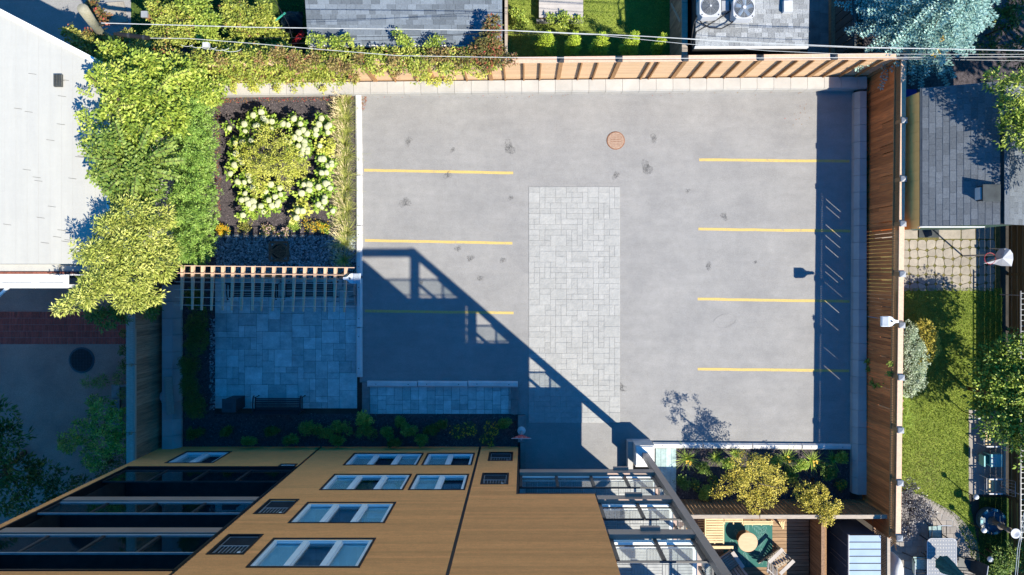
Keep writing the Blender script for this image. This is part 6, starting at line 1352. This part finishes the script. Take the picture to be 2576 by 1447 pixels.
# corner bed
bl=[blob(x,y,z,r,.35) for x,y,z,r in [(1860,1190,1.7,30),(1900,1170,1.8,30),(1930,1200,1.9,34),(1880,1225,1.9,36),(1920,1245,1.9,32),(1830,1220,1.5,26),(1800,1240,1.3,14),(1895,1270,1.8,22),(1870,1150,1.4,14),(1960,1225,1.6,16),(1921,1181,3.0,18),(1890,1170,3.0,14),(1962,1200,2.8,15),(1850,1165,2.6,13),(1935,1150,2.6,10),(1880,1200,2.6,22)]]
plant('golden_tree','larger golden multi-stem shrub tree in the corner bed by the deck fence','tree',None,W(1885,1195),bl,520,14,.12,.06,.035,'leaf_yellow',.05,fill=.5)
bl=[blob(x,y,z,r,.35) for x,y,z,r in [(2020,1240,1.6,24),(2060,1240,1.7,24),(2040,1265,1.8,28),(2075,1285,1.9,26),(2100,1275,1.8,16),(2075,1305,2.0,14),(2000,1215,1.3,12)]]
plant('golden_tree','smaller golden shrub tree leaning over the white fence plank','tree',None,W(2045,1205),bl,330,14,.12,.06,.035,'leaf_yellow',.05,fill=.5)
for x,y,r,lab in [(1728,1152,1,'spiky daylily clump at the left end of the corner bed'),(1800,1150,.7,'small daylily clump just left of the larger golden shrub'),(1975,1152,1,'spiky daylily with an orange bloom right of the larger golden shrub'),(2040,1158,1,'spiky daylily above the smaller golden shrub'),(2095,1155,.7,'shaded daylily near the right block wall'),(1850,1140,.6,'daylily tucked against the kerb above the golden shrub')]:
    t=thing('daylily',W(x,y,.02),lab,'plant','daylilies in the corner bed'); blades('leaves',[W(x,y,.02)]*3,26,(.30*r,.55*r),.020,.95,'leaf_hydrangea',t,.05,.6)
    if 'orange' in lab or r==1: flowers(t,[(W(x,y).x,W(x,y).y,.35,.12,.12,.1)],4,'petal_yellow',.05)
for x,y,n,lab in [(2110,1215,40,'patch of small orange flowers beside the right block wall'),(1790,1205,14,'single orange flower clump in the dark middle of the corner bed'),(1745,1215,8,'small flowering plant low in the corner bed near the ramp')]:
    t=thing('flower_clump',W(x,y,.02),lab,'flower','flowers in the corner bed'); bl=[(W(x,y).x,W(x,y).y,.2,.22,.22,.15)]; foliage('leaves',bl,60,7,.06,.05,.025,'leaf_shade',t); flowers(t,bl,n,'petal_yellow',.025)
for x,y,r,m,lab in [(1722,1215,22,'leaf_shade','dark green mound in the lower left corner of the planted bed'),(1768,1180,18,'leaf_shade','low green mound between the daylily and the golden shrub'),(1775,1240,20,'leaf_fresh','leafy shrub at the foot of the deck fence, left part'),(1990,1195,24,'leaf_shade','green shrub between the two golden shrubs'),(2015,1170,18,'leaf_hydrangea','leafy green mound under the spiky daylily'),(2085,1185,22,'leaf_shade','shaded green shrub by the right block wall'),(2115,1150,14,'leaf_fresh','small pale green plant in the upper right corner of the bed'),(1830,1165,16,'leaf_hydrangea','small green mound left of the large golden shrub'),(1950,1165,16,'leaf_fresh','bright small shrub right of the large golden shrub')]:
    c=W(*G(x,y,.2)); bl=[blob(x+random.uniform(-r*.5,r*.5),y+random.uniform(-r*.4,r*.4),.3,r*.6,.22) for _ in range(5)]; plant('garden_shrub',lab,'shrub','low shrubs in the corner bed',c,bl,120,10,.08,.06,.03,m,.02,fill=.4)
# shaded building bed
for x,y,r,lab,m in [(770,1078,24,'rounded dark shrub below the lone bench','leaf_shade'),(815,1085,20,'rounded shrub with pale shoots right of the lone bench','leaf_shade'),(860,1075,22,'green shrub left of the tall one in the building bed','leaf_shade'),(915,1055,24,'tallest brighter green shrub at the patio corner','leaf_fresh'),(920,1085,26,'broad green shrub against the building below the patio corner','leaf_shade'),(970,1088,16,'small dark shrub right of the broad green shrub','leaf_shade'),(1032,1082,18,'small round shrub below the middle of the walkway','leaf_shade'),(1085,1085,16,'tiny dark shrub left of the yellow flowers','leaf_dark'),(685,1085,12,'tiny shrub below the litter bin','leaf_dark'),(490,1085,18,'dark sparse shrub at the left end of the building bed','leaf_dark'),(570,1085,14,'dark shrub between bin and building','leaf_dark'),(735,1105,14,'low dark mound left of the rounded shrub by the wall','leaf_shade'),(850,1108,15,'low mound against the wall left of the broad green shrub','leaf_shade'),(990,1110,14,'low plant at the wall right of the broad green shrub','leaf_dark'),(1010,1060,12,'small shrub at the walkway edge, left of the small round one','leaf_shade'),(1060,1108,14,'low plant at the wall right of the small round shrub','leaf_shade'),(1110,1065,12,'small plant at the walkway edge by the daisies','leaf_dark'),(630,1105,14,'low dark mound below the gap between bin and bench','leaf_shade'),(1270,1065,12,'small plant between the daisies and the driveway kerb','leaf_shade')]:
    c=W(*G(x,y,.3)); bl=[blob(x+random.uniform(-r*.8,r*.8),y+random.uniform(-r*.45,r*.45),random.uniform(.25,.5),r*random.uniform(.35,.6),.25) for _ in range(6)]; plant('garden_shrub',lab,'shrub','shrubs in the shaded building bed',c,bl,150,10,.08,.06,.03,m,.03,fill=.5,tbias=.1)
for x,y,n,lab in [(1150,1085,26,'leftmost sparse clump of yellow daisies by the building'),(1180,1078,30,'middle clump of yellow daisies by the building'),(1235,1075,46,'yellow daisies nearest the driveway kerb'),(1225,1105,30,'low yellow daisies touching the building wall')]:
    t=thing('daisy_clump',W(x,y,.02),lab,'flower','yellow daisies in the building bed'); bl=[blob(x,y,.3,18,.2),blob(x+8,y+6,.3,14,.2)]; foliage('leaves',bl,60,7,.06,.05,.02,'leaf_dark',t); flowers(t,bl,n,'petal_yellow',.03)
# side bed evergreens
for i,(x,y,r,lab) in enumerate([(495,750,26,'dark grassy clump under the left end of the pergola'),(495,815,34,'upper dark yew in the narrow side bed'),(500,860,38,'second dark yew in the narrow side bed'),(478,920,28,'slim dark yew beside the concrete wall'),(480,970,30,'fourth dark yew, level with the loose plank'),(495,1020,34,'lowest dark yew, left of the litter bin')]):
    c=W(*G(x,y,.4)); bl=[blob(x+random.uniform(-6,6),y+k*9-9,.6,r*.72,.42) for k in range(3)]; plant('yew',lab,'shrub','dark yews in the side bed',c,bl,300,13,.08,.06,.018,'leaf_dark',.03,fill=.6,tbias=.12)
c=W(520,775,.02); t=thing('flower_clump',c,'three yellow blooms under the pergola at the side bed','flower'); blades('leaves',[c],24,(.3,.5),.018,.9,'leaf_shade',t); flowers(t,[(c.x,c.y,.5,.15,.3,.08)],5,'petal_yellow',.04)
print('objects', len(bpy.data.objects), 'tris', sum(len(m.polygons)*2 for m in bpy.data.meshes))
